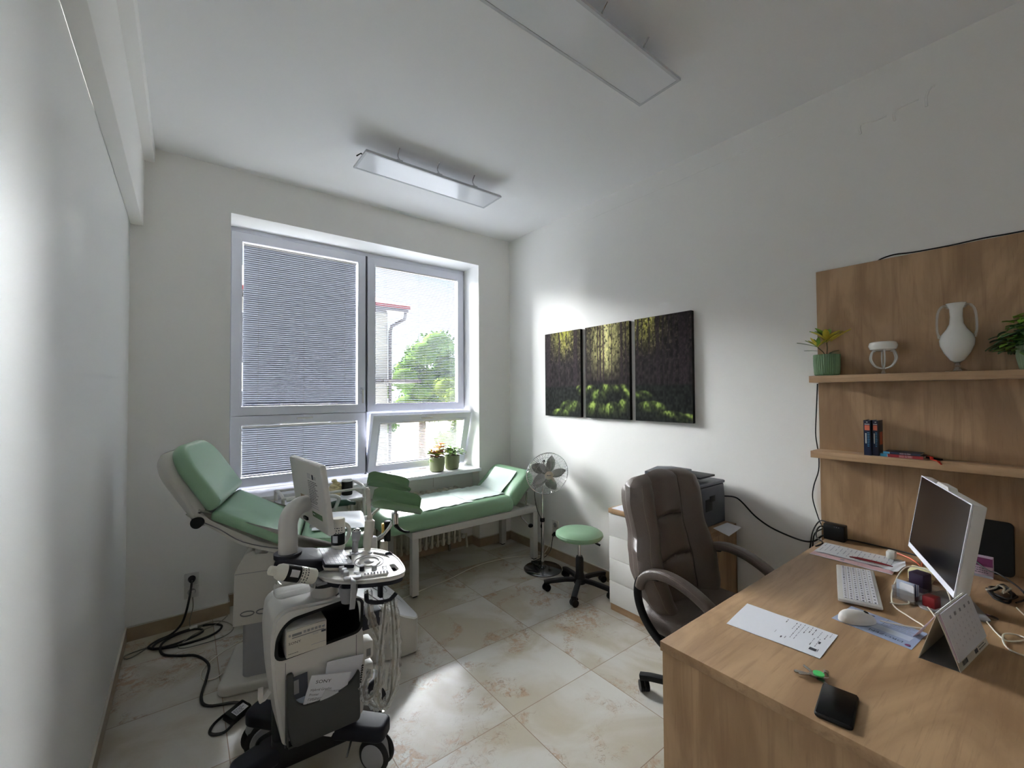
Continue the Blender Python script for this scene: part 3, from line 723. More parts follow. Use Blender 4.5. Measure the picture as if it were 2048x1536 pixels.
# ------------------------------------------------------------ wall panel, shelves and what stands on them
def wall_unit():
    t = thing('wall_panel', 'tall oak effect wall panel with two open shelves above the desk', 'shelf unit', (2.67, -.05, 0))
    MB().box((2.66, -.9, 0), (2.679, .797, 2.134), 'wood_z').build('panel', t, world=True)
    for z in (SH1, SH2): MB().box((2.54, -.9, z - .034), (2.66, .802, z), 'wood_y', .0015).build('shelf', t, world=True)
wall_unit()
def glass_bowl():
    c = (2.597, .518, SH1); t = thing('glass_bowl', 'white glass bowl raised on curved glass legs on the upper shelf', 'bowl', c)
    MB().lathe([(0, .108), (.030, .108), (.048, .116), (.054, .132), (.050, .147), (.044, .151), (.040, .148), (.046, .134), (.040, .118), (.0, .113)], 'opal', 36, TR(*c)).build('bowl', t, world=True)
    MB().lathe([(0, 0), (.034, 0), (.034, .002), (.012, .006), (.006, .018), (.008, .024), (.0, .028)], 'clear_glass', 28, TR(*c)).build('foot', t, world=True)
    for k in range(6):
        a = k * math.pi / 3 + .3; q = lambda r, z: (c[0] + r * math.cos(a), c[1] + r * math.sin(a), c[2] + z)
        MB().tube([q(.005, .026), q(.034, .038), q(.052, .070), q(.047, .100), q(.038, .112), q(.034, .106)], .0035, 'milk_glass', 7, sm=5).build('leg', t, world=True)
glass_bowl()
def vase():
    c = (2.60, .277, SH1); t = thing('vase', 'tall white amphora vase with clear glass handles on the upper shelf', 'vase', c)
    pr = [(0, .040), (.010, .041), (.022, .050), (.040, .080), (.052, .112), (.0545, .135), (.048, .158), (.032, .182), (.022, .205), (.0195, .235), (.021, .268), (.028, .287), (.032, .292), (.028, .293), (.0, .28)]
    MB().lathe(pr, 'opal', 36, TR(*c)).build('body', t, world=True)
    MB().lathe([(0, 0), (.036, 0), (.038, .004), (.024, .012), (.010, .020), (.013, .028), (.008, .034), (.012, .040), (0, .044)], 'clear_glass', 28, TR(*c)).build('foot', t, world=True)
    for s in (-1, 1):
        q = lambda r, z: (c[0] - s * r * .15, c[1] + s * r, c[2] + z)
        MB().tube([q(.022, .272), q(.038, .284), q(.053, .262), q(.058, .215), q(.057, .17), q(.050, .145)], [.004, .006, .0055, .005, .005, .007], 'clear_glass', 8, sm=5).build('handle', t, world=True)
vase()
def books():
    x0, x1 = 2.555, 2.645
    for i, (ya, yb, xo, lab) in enumerate(((.588, .561, 0, 'thick navy book standing at the left of the pair on the lower shelf'), (.559, .536, .012, 'thick navy book standing at the right of the pair on the lower shelf'))):
        t = thing('book', lab, 'book', (2.6, (ya + yb) / 2, SH2), group='navy books standing on the lower shelf')
        h = .165
        m = MB().box((x0 + xo, yb, SH2), (x0 + xo + .003, ya, SH2 + h), 'book_navy', .001).box((x0 + xo, ya - .0025, SH2), (x1, ya, SH2 + h), 'book_navy').box((x0 + xo, yb, SH2), (x1, yb + .0025, SH2 + h), 'book_navy')
        M = frame((x0 + xo - .0004, ya, SH2), (0, -1, 0), (0, 0, 1)); wd = ya - yb
        m.quad(.004, .118, wd - .004, .142, 'orange', M); m.quad(.004, .145, wd - .004, .148, 'book_white', M)
        m.lines(.006, .05, wd * .45, .110, 1, 'book_white', M @ TR(0, 0, .0001), .8, 3); m.lines(wd * .5, .04, wd - .004, .110, 9, 'book_blue', M @ TR(0, 0, .0001), .4, 5, 3); m.quad(.010, .155, .016, .158, 'book_white', M)
        if i: M2 = frame((x0 + .02, yb - .0004, SH2), (1, 0, 0), (0, 0, 1)); m.quad(.01, .05, .06, .11, 'orange', M2)
        m.build('cover', t, world=True)
        MB().box((x0 + xo + .003, yb + .0025, SH2 + .003), (x1 - .004, ya - .0025, SH2 + h - .003), 'book_white').build('page_block', t, world=True)
    def flat(ya, yb, z, h, lab, mt):
        t = thing('book', lab, 'book', (2.6, (ya + yb) / 2, z), group='red backed books lying on the lower shelf')
        m = MB().box((2.565, yb, z), (2.655, ya, z + .0015), mt).box((2.565, yb, z + h - .0015), (2.655, ya, z + h), 'book_navy' if z < SH2 + .005 else mt).box((2.565, yb, z), (2.567, ya, z + h), mt)
        M = frame((2.5646, ya, z), (0, -1, 0), (0, 0, 1)); L = ya - yb
        m.quad(0, .0005, L * .17, h - .0005, 'book_blue', M); m.quad(L * .17, .0005, L * .18, h - .0005, 'book_white', M); m.lines(L * .45, .002, L * .85, h - .002, 2, 'pink_paper', M @ TR(0, 0, .0001), .4, 8, 4)
        m.build('cover', t, world=True); MB().box((2.567, yb + .002, z + .0015), (2.652, ya - .002, z + h - .0015), 'book_white').build('page_block', t, world=True)
    flat(.531, .385, SH2, .014, 'red book with a blue end lying flat beside the navy books', 'book_red')
    flat(.52, .395, SH2 + .0142, .010, 'thin dark booklet lying on top of the red book', 'book_navy')
    MB().tube([(2.62, .38, SH2 + .012), (2.60, .365, SH2 + .013), (2.575, .36, SH2 + .004), (2.555, .345, SH2 + .0035), (2.538, .335, SH2 + .003), (2.535, .325, SH2 - .01)], 1, 'ribbon_red', sec=[(-.006, -.0006), (.006, -.0006), (.006, .0006), (-.006, .0006)], up=(0, 0, 1)).build('ribbon', label='red ribbon hanging over the lower shelf edge', cat='ribbon', world=True, loc=(2.58, .35, SH2))
    MB().tube([(2.64, .39, SH2 + .006), (2.62, .36, SH2 + .005), (2.60, .335, SH2 + .004)], 1, 'black', sec=[(-.008, -.003), (.008, -.003), (.008, .003), (-.008, .003)], up=(0, 0, 1)).build('eyeglass_case', label='small flat black item beside the red ribbon', cat='case', world=True, loc=(2.62, .36, SH2))
books()
MB().tube([(2.675, .55, 2.130), (2.668, .53, 2.140), (2.664, .48, 2.147), (2.664, .42, 2.1405), (2.665, .30, 2.1385), (2.665, .20, 2.142), (2.665, .10, 2.139), (2.665, -.2, 2.139)], .003, 'black', 6, sm=4).build('cable', label='thin black cable lying along the top of the wall panel', cat='cable', world=True, loc=(2.665, .3, 2.139))
MB().tube([(2.672, .805, 1.54), (2.672, .812, 1.40), (2.672, .818, 1.28), (2.672, .812, 1.21), (2.672, .806, 1.16), (2.672, .808, 1.08), (2.672, .83, 1.0), (2.672, .838, .93), (2.672, .82, .85), (2.664, .80, .80), (2.655, .775, .775)], .0028, 'black', 6, sm=4).build('cable', label='thin black cable running down the wall beside the oak panel', cat='cable', world=True, loc=(2.672, .81, 1.1))

# ------------------------------------------------------------ wall sockets
def socket(c, nrm, label, plug=False):
    t = thing('wall_socket', label, 'socket', c); n = Vector(nrm); s = n.cross(V(0, 0, 1)); M = frame(c, s, (0, 0, 1)); k = -1 if M.col[2].to_3d().dot(n) < 0 else 1
    P = lambda lo, hi: ((lo[0], lo[1], min(k * lo[2], k * hi[2])), (hi[0], hi[1], max(k * lo[2], k * hi[2])))
    for z in (.041, -.041):
        MB(M).box(*P((-.04, z - .04, 0), (.04, z + .04, .010)), 'white_plastic', .004).cyl((0, z, k * .0101), (0, z, k * .0112), .022, 'mid_grey', 20).build('faceplate', t, world=True)
    return t
s1 = socket((.045, D, .255), (0, -1, 0), 'white double socket low on the far wall left of the window')
MB().cyl((.045, 3.508, .30), (.045, 3.465, .30), .021, 'black', 16, r2=.014).tube([(.045, 3.47, .30), (.044, 3.455, .29), (.035, 3.44, .22), (.015, 3.42, .12), (-.01, 3.43, .05), (-.06, 3.42, .012), (-.12, 3.40, .008), (-.16, 3.34, .008), (-.10, 3.28, .008), (.02, 3.25, .008), (.15, 3.27, .008), (.20, 3.36, .008), (.12, 3.43, .008), (-.02, 3.42, .010), (-.12, 3.36, .013), (-.13, 3.29, .013), (-.02, 3.27, .016), (.10, 3.33, .016), (.06, 3.40, .016), (-.04, 3.38, .018), (-.10, 3.30, .02), (-.09, 3.20, .01), (-.02, 3.13, .008), (.06, 3.07, .008), (.115, 2.93, .008), (.10, 2.78, .008), (.075, 2.63, .008), (.10, 2.54, .008), (.20, 2.49, .008), (.255, 2.43, .008), (.25, 2.37, .025)], .0065, 'black_rubber', 7, sm=5).build('power_cable', label='thick black power cable coiled on the floor below the left socket', cat='cable', world=True, loc=(0, 3.3, .008))
MB().box((.03, 3.485, .185), (.062, 3.508, .225), 'white_plastic', .005).tube([(.05, 3.495, .185), (.052, 3.485, .12), (.035, 3.45, .05), (.05, 3.42, .006), (.10, 3.40, .022), (.0, 3.44, .005), (-.15, 3.36, .004), (-.26, 3.33, .004), (-.235, 3.28, .004), (-.10, 3.40, .004), (.10, 3.46, .004), (.20, 3.44, .004), (.26, 3.30, .004), (.20, 3.21, .004), (.05, 3.20, .004), (-.02, 3.24, .004), (.05, 3.30, .026), (.18, 3.40, .010), (.24, 3.49, .006)], .003, 'cable_grey', 6, sm=5).build('power_cable', label='thin grey cable looping over the floor left of the black coil', cat='cable', world=True, loc=(-.1, 3.3, .004))
MB().box((.035, 3.40, .006), (.075, 3.425, .03), 'white_plastic', .004).build('cable_tag', label='small white plastic block lying on the coiled black cable', cat='adapter', world=True, loc=(.05, 3.41, .006))
MB().tube([(.30, 3.10, .004), (.16, 3.0, .004), (.09, 2.90, .004), (.085, 2.80, .004), (.13, 2.77, .004), (.17, 2.78, .01)], .003, 'cable_white', 6, sm=5).build('cable', label='thin pale cable reaching to the edge of the examination chair base', cat='cable', world=True, loc=(.1, 2.9, .004))
b = thing('power_brick', 'black power brick with a white label on the floor left of the ultrasound machine', 'power adapter', (.20, 2.36, 0))
bm_ = TR(.205, 2.375, .026, rz=38, rx=18)
MB(bm_).box((-.05, -.032, -.018), (.05, .032, .018), 'black', .008).build('housing', b, world=True)
MB(bm_).quad(-.03, -.024, .034, .010, 'paper', TR(0, 0, .0185)).lines(-.026, -.02, .03, .006, 4, 'ink', TR(0, 0, .0188)).build('sticker', b, world=True)
MB().tube([(.25, 2.40, .03), (.20, 2.43, .02), (.12, 2.39, .008), (.10, 2.33, .008), (.15, 2.30, .008), (.20, 2.335, .02)], .006, 'black_rubber', 7, sm=5).tube([(.23, 2.34, .03), (.26, 2.31, .012), (.275, 2.24, .01), (.262, 2.17, .01), (.235, 2.15, .02)], .005, 'black_rubber', 7, sm=5).build('lead', b, world=True)
socket((RX, 2.845, .262), (-1, 0, 0), 'white double socket low on the right wall behind the fan')
MB().cyl((2.669, 2.845, .225), (2.64, 2.845, .215), .018, 'black', 14, r2=.012).tube([(2.645, 2.845, .215), (2.632, 2.845, .17), (2.625, 2.86, .08), (2.60, 2.90, .02), (2.55, 2.92, .006), (2.48, 2.915, .006), (2.44, 2.91, .014)], .0035, 'black_rubber', 6, sm=5).build('power_cable', label='black cable of the fan plugged into the right wall socket', cat='cable', world=True, loc=(2.63, 2.86, .1))
MB().tube([(2.665, 2.86, .30), (2.655, 2.89, .15), (2.63, 2.95, .03), (2.58, 2.99, .005), (2.5, 3.05, .004), (2.35, 3.12, .004), (2.1, 3.15, .004), (1.9, 3.12, .004), (1.7, 3.06, .004), (1.5, 3.03, .004), (1.25, 2.98, .004), (1.1, 2.93, .004)], .003, 'cable_white', 6, sm=5).build('cable', label='thin white cable running across the floor under the couch', cat='cable', world=True, loc=(2.0, 3.1, .004))

# ------------------------------------------------------------ couch
def couch():
    t = thing('examination_couch', 'green padded couch with white metal legs along the window wall', 'couch', (1.9, 3.2, 0))
    y0, y1 = 2.94, 3.47; x0, x1 = 1.33, 2.545; s = .052; f = MB()
    for y in (y0, y1 - s): f.box((x0, y, .425), (x1, y + s, .478), 'frame_grey', .003)
    for x in (x0, x1 - s): f.box((x, y0 + s, .43), (x + s, y1 - s, .475), 'frame_grey', .003)
    f.box((2.235, y0 + s, .44), (2.26, y1 - s, .475), 'frame_grey', .003); f.build('frame', t, world=True)
    for x in (x0, x1 - s):
        for y in (y0, y1 - s): MB().box((x, y, .012), (x + s, y + s, .426), 'frame_grey', .003).box((x + .008, y + .008, 0), (x + s - .008, y + s - .008, .014), 'black', .003).build('leg', t, world=True)
    MB().pillow(rrect(1.125, 2.915, 2.262, 3.495, [.09, .03, .03, .09], 6), .135, .045, 'green_vinyl', TR(0, 0, .479), dome=.006).build('mattress', t, world=True)
    M = frame((2.285, 2.915, .50), (math.cos(R(43)), 0, math.sin(R(43))), (0, 1, 0))
    MB(M).pillow(rrect(0, 0, .345, .575, [.03, .09, .09, .03], 6), .125, .045, 'green_vinyl', dome=.008).build('headrest', t, world=True)
    MB().tube([(2.36, 2.99, .44), (2.36, 2.93, .395), (2.385, 2.87, .355)], .005, 'steel', 8).build('lever', t, world=True)
    MB().sph((2.39, 2.855, .349), (.024, .02, .017), 'black').build('lever_knob', t, world=True)
    for y in (3.0, 3.42): MB().tube([(2.45, y, .455), (2.47, y, .60)], .009, 'steel', 8).build('headrest_stay', t, world=True)
couch()
def couch_paper():
    rs = np.random.RandomState(3); n = rs.rand(40, 12)
    def P(u, v, x0=1.36, x1=2.262, ya=2.965, yb=3.42):
        x = x0 + (x1 - x0) * u; y = ya + (yb - ya) * v + .006 * math.sin(u * 17 + v * 2); z = .6225 + .0035 * math.sin(u * 31 + v * 5) * math.sin(v * 4 + 1) + .003 * n[int(u * 39), int(v * 11)]
        if v < .03: z -= .004
        return (x, y + (.02 * u if v < .5 else 0), z)
    m = MB(); m.grid(lambda u, v: P(u, v, 1.36, 1.87, 2.95, 3.42), 26, 12, 'paper_green', T=.0008)
    m.build('paper_sheet', label='white paper sheet laid flat on the left half of the couch', cat='paper sheet', group='paper sheets covering the couch', world=True, loc=(1.6, 3.2, .62), angle=60)
    m = MB(); m.grid(lambda u, v: (lambda q: (q[0], q[1], q[2] + .0025))(P(u, v, 1.83, 2.262, 3.0, 3.42)), 22, 12, 'paper_green', T=.0008)
    M = frame((2.285, 2.915, .50), (math.cos(R(43)), 0, math.sin(R(43))), (0, 1, 0))
    m.grid(lambda u, v: (-.01 + .285 * u, .13 + .335 * v, .142 + .004 * math.sin(u * 7 + v) + .0015 * n[int(u * 30), int(v * 11)]), 14, 10, 'paper_green', T=.0008, M=M)
    m.tube([(2.262, 3.02, .617), (2.252, 3.02, .60)], .002, 'paper_green', 4)
    m.build('paper_sheet', label='white paper sheet folded up over the raised couch headrest', cat='paper sheet', group='paper sheets covering the couch', world=True, loc=(2.2, 3.2, .63), angle=60)
couch_paper()

# ------------------------------------------------------------ fan
def fan():
    c = V(2.426, 2.742, 0); t = thing('pedestal_fan', 'chrome pedestal fan with round wire guard beside the couch', 'fan', tuple(c))
    MB().lathe([(0, 0), (.160, 0), (.162, .008), (.155, .014), (.03, .020), (.022, .032), (0, .032)], 'dark_chrome', 48, TR(*c)).build('base', t, world=True)
    MB().cyl(c + V(0, 0, .03), c + V(0, 0, .44), .0135, 'chrome', 16).cyl(c + V(0, 0, .42), c + V(0, 0, .757), .009, 'chrome', 14).build('pole', t, world=True)
    MB().cyl(c + V(0, 0, .405), c + V(0, 0, .435), .020, 'black', 16).cyl(c + V(-.01, -.012, .42), c + V(-.03, -.03, .42), .008, 'black', 10).build('height_clamp', t, world=True)
    nrm = Vector((-.42, -.87, -.16)).normalized(); rt = nrm.cross(V(0, 0, 1)).normalized() * -1; H = c + V(.012, -.055, .8175); M = frame(H, rt, V(0, 0, 1).cross(V(0,0,1)) or (0, 0, 1))
    rt = V(0, 0, 1).cross(nrm).normalized(); up = nrm.cross(rt); M = Matrix((rt, up, nrm)).transposed().to_4x4(); M.translation = H
    Rr = .181; g = MB(M)
    for z, r in ((.03, .06), (.026, .12), (-.045, .07), (-.035, .13)): g.tube([(r * math.cos(a * .2618), r * math.sin(a * .2618), z) for a in range(24)], .0014, 'chrome', 5, closed=True)
    for k in range(72):
        a = k * 2 * math.pi / 72; q = lambda r, z, b=0: (r * math.cos(a + b), r * math.sin(a + b), z)
        g.tube([q(.034, .040, .0), q(.08, .040, .10), q(.14, .032, .2), q(.175, .018, .26), q(Rr - .002, .003, .28)], .0012, 'chrome', 4)
        if k % 2: g.tube([q(.05, -.055), q(.12, -.048), q(.17, -.03), q(Rr - .002, -.006)], .0012, 'chrome', 4)
    g.tube([(Rr * math.cos(a * .13), Rr * math.sin(a * .13), 0) for a in range(48)], .0042, 'chrome', 8, closed=True)
    g.build('guard', t, world=True)
    MB(M).cyl((0, 0, .036), (0, 0, .044), .036, 'steel', 28).lines(-.018, -.006, .018, .006, 1, 'grey_plastic', TR(0, 0, .0445), .6, 2, 3).build('badge', t, world=True)
    MB(M).cyl((0, 0, -.01), (0, 0, .022), .028, 'alu', 20, r2=.020).build('hub', t, world=True)
    for k in range(5):
        a0 = k * 2 * math.pi / 5 + 1.15
        def B(u, v):
            r = .022 + .138 * u; wd = (.55 + 1.15 * math.sin(math.pi * min(1, u * .85 + .08))) * .036 * (1 - .55 * max(0, u - .82) / .18); ang = a0 + (v - .5) * wd / max(r, .04) * 1.5 + .25 * u
            return (r * math.cos(ang), r * math.sin(ang), .006 + (v - .5) * .030 * (1 - u * .4))
        MB(M).grid(B, 9, 6, 'alu', T=.0015).build('blade', t, world=True)
    MB(M).lathe([(0, -.17), (.02, -.168), (.040, -.155), (.046, -.13), (.046, -.075), (.038, -.058), (0, -.056)], 'chrome', 28).build('motor_housing', t, world=True)
    MB(M).cyl((0, .046, -.12), (0, .065, -.12), .005, 'black', 8).sph((0, .07, -.12), .012, 'black').build('oscillation_knob', t, world=True)
    MB().tube([H + nrm * -.10 + V(0, 0, -.045), c + V(0, 0, .752)], .012, 'chrome', 10).build('neck', t, world=True)
    MB().tube([H - nrm * .15 + V(-.02, .0, -.02), c + V(-.055, .03, .68), c + V(-.06, .02, .58), c + V(-.045, .01, .50), c + V(-.018, -.004, .43), c + V(-.012, -.008, .36), c + V(-.016, 0, .15), c + V(-.02, .02, .04), c + V(-.02, .08, .022), c + V(.01, .15, .018)], .003, 'black_rubber', 6, sm=4).sph(c + V(-.018, -.008, .37), (.008, .008, .018), 'black').build('cord', t, world=True)
fan()

# ------------------------------------------------------------ stool
def caster(MM, parent, r=.026, w=.018, name='caster'):
    m = MB(MM); m.cyl((-w - .004, 0, r), (-.003, 0, r), r, 'black', 16).cyl((.003, 0, r), (w + .004, 0, r), r, 'black', 16).cyl((-.004, 0, r), (.004, 0, r), r * .5, 'dark_plastic', 10)
    m.tube([(0, -.018, r * .6), (0, -.012, r * 1.9), (0, .008, r * 2.3), (0, .022, r * 1.4)], 1, 'dark_plastic', sec=[(-.012, -.004), (.012, -.004), (.012, .004), (-.012, .004)], sm=3)
    return m.build(name, parent, world=True)
def star_base(t, c, r, ang0, mt, hubz=.085, rot=None):
    for k in range(5):
        a = R(ang0 + 72 * k); d = V(math.cos(a), math.sin(a), 0)
        m = MB(); m.tube([c + d * .02 + V(0, 0, hubz), c + d * r * .45 + V(0, 0, hubz), c + d * r * .9 + V(0, 0, hubz - .012), c + d * (r + .018) + V(0, 0, hubz - .022)], 1, mt, sec=rrect(-.019, -.015, .019, .015, .008, 2), up=(0, 0, 1)).build('leg', t, world=True)
        caster(TR(*(c + d * r), rz=math.degrees(a) + (rot or [40, -30, 70, 10, -60])[k]), t)
def stool():
    c = V(2.388, 2.278, 0); t = thing('stool', 'round green swivel stool on a black five wheeled base', 'stool', tuple(c))
    star_base(t, c, .252, 214.5, 'dark_plastic')
    MB().lathe([(0, .06), (.045, .06), (.042, .11), (.030, .135), (.030, .24), (.022, .262), (0, .262)], 'dark_plastic', 20, TR(*c)).build('column_sleeve', t, world=True)
    MB().cyl(c + V(0, 0, .25), c + V(0, 0, .385), .0125, 'chrome', 14).build('gas_lift', t, world=True)
    MB().box((c.x - .06, c.y - .05, .378), (c.x + .06, c.y + .05, .398), 'black', .008).build('seat_plate', t, world=True)
    MB().tube([c + V(.03, -.02, .382), c + V(.07, -.065, .372), c + V(.10, -.10, .352)], .005, 'black', 8).tube([c + V(.068, -.066, .374), c + V(.105, -.115, .348)], 1, 'black', sec=rrect(-.011, -.006, .011, .006, .004, 2)).build('height_lever', t, world=True)
    MB().lathe([(0, .396), (.14, .396), (.168, .402), (.180, .420), (.176, .436), (.155, .450), (.10, .458), (0, .461)], 'green_vinyl', 48, TR(*c)).build('seat', t, world=True)
stool()

# ------------------------------------------------------------ drawer cabinet, printer and papers
def cabinet():
    t = thing('drawer_cabinet', 'white fronted four drawer cabinet with oak top against the right wall', 'cabinet', (2.51, 1.6, 0))
    x0, x1, y0, y1 = 2.34, 2.668, 1.238, 1.952
    MB().box((x0 - .004, y0, .668), (x1, y1, .70), 'wood_y', .0015).build('top', t, world=True)
    m = MB().box((x0 + .02, y0, .0), (x1, y0 + .018, .668), 'wood_z').box((x0 + .02, y1 - .018, 0), (x1, y1, .668), 'wood_z').box((x1 - .01, y0, .0), (x1, y1, .668), 'wood_z').box((x0 + .02, y0, .048), (x1, y1, .06), 'wood_y'); m.build('carcass', t, world=True)
    MB().box((x0 + .012, y0, 0), (x0 + .03, y1, .048), 'wood_y', .001).build('plinth', t, world=True)
    zs = [.052, .206, .360, .514, .666]
    for a, b in zip(zs, zs[1:]): MB().box((x0, y0 + .001, a), (x0 + .019, y1 - .001, b - .003), 'machine_white', .0015).build('drawer', t, world=True)
    MB(frame((x0 - .0005, 1.585, .10), (0, -1, 0), (0, 0, 1))).quad(0, 0, .028, .022, 'paper', Matrix()).lines(.002, .002, .026, .02, 4, 'ink', TR(0, 0, .0003)).build('sticker', t, world=True)
cabinet()
def sheet(name, pts, z, label, cat='paper', T=.0008, mt='paper', printer=None, group=None, curl=.0, nu=14, nv=10, seed=1, clear=.0004):
    a, b, c, d = [Vector((p[0], p[1], 0)) for p in pts]; rn = random.Random(seed); ph = rn.uniform(0, 6)
    def P(u, v):
        q = a * (1 - u) * (1 - v) + b * u * (1 - v) + c * u * v + d * (1 - u) * v
        return (q.x, q.y, z + T + clear + curl * (abs(math.sin(u * 5 + ph)) * .5 + .5 * abs(math.sin(v * 4 + ph * 2))) * (1 if 0 < 1 else 0))
    m = MB().grid(P, nu, nv, mt, T=T)
    if printer: printer(m, lambda u, v, dz=.0003: Vector(P(u, v)) + V(0, 0, dz))
    cc = (a + b + c + d) / 4; return m.build(name, label=label, cat=cat, group=group, world=True, loc=(cc.x, cc.y, z), angle=60)
sheet('paper', [(2.345, 1.93), (2.345, 1.70), (2.52, 1.70), (2.50, 1.94)], .70, 'white sheet of paper on the far end of the drawer cabinet', clear=.0008)
sheet('paper', [(2.39, 1.150), (2.605, 1.178), (2.632, 1.275), (2.46, 1.275)], .70, 'white sheet overhanging the near corner of the drawer cabinet', clear=.001, curl=.001)
bk = thing('box', 'flat white and purple box on the far end of the drawer cabinet', 'box', (2.60, 1.89, .70))
MB().box((2.555, 1.80, .7015), (2.66, 1.945, .725), 'book_white', .001).build('body', bk, world=True); MB().box((2.555, 1.80, .725), (2.66, 1.945, .730), 'purple', .001).build('lid', bk, world=True)
def printer():
    x0, x1, y0, y1 = 2.292, 2.636, 1.288, 1.655; z = .70
    t = thing('office_printer', 'dark grey multifunction printer on top of the drawer cabinet', 'printer', (2.47, 1.47, z))
    MB().prism([(x0 + .03, z + .008), (x1, z + .008), (x1, z + .17), (x1 - .012, z + .242), (x0 + .01, z + .242), (x0, z + .225), (x0, z + .12)], -y1, -y0, 'printer_dark', .008, M=XZ).build('body', t, world=True)
    MB().box((x0 - .004, y0 - .002, z + .243), (x1 + .002, y1 + .002, z + .262), 'printer_dark', .008).build('scanner_lid', t, world=True)
    MB().prism([(x0 + .03, z + .262), (x1 - .02, z + .262), (x1 - .02, z + .300), (x0 + .16, z + .318), (x0 + .03, z + .302)], -(y1 - .01), -(y0 + .20), 'printer_dark', .008, M=XZ).build('document_feeder', t, world=True)
    MB().prism([(y0 + .02, z + .29), (y0 + .20, z + .296), (y0 + .20, z + .302), (y0 + .02, z + .300)], x0 + .09, x1 - .08, 'black', .002, M=Matrix(((0, 0, 1, 0), (1, 0, 0, 0), (0, 1, 0, 0), (0, 0, 0, 1)))).build('feeder_tray', t, world=True)
    MB().box((x0 + .11, y0 - .001, z + .10), (x0 + .19, y0 + .004, z + .17), 'black', .004).box((x0 + .16, y0 - .003, z + .15), (x0 + .22, y0 + .002, z + .185), 'black', .006).build('side_grip', t, world=True)
    MB().box((x0 - .012, y0 + .10, z + .20), (x0 + .002, y1 - .05, z + .238), 'black', .004).box((x0 - .0125, y0 + .13, z + .21), (x0 - .012, y0 + .2, z + .23), 'mid_grey').build('control_panel', t, world=True)
    MB().box((x0 - .004, y0 + .03, z + .01), (x0 + .03, y1 - .03, z + .085), 'dark_plastic', .006).build('paper_tray', t, world=True)
    for y in (y0 + .04, y1 - .04):
        for x in (x0 + .06, x1 - .03): MB().cyl((x, y, z), (x, y, z + .01), .012, 'black', 10).build('foot', t, world=True)
printer()
MB().tube([(2.63, 1.30, .86), (2.655, 1.24, .86), (2.664, 1.20, .835), (2.665, 1.13, .77), (2.665, 1.05, .725), (2.665, .96, .70), (2.664, .88, .69), (2.660, .83, .705), (2.650, .79, .745), (2.62, .745, .760), (2.60, .72, .757)], .0045, 'black_rubber', 7, sm=5).build('power_cable', label='black cable hanging along the wall from the printer to the desk', cat='cable', world=True, loc=(2.66, 1.0, .73))
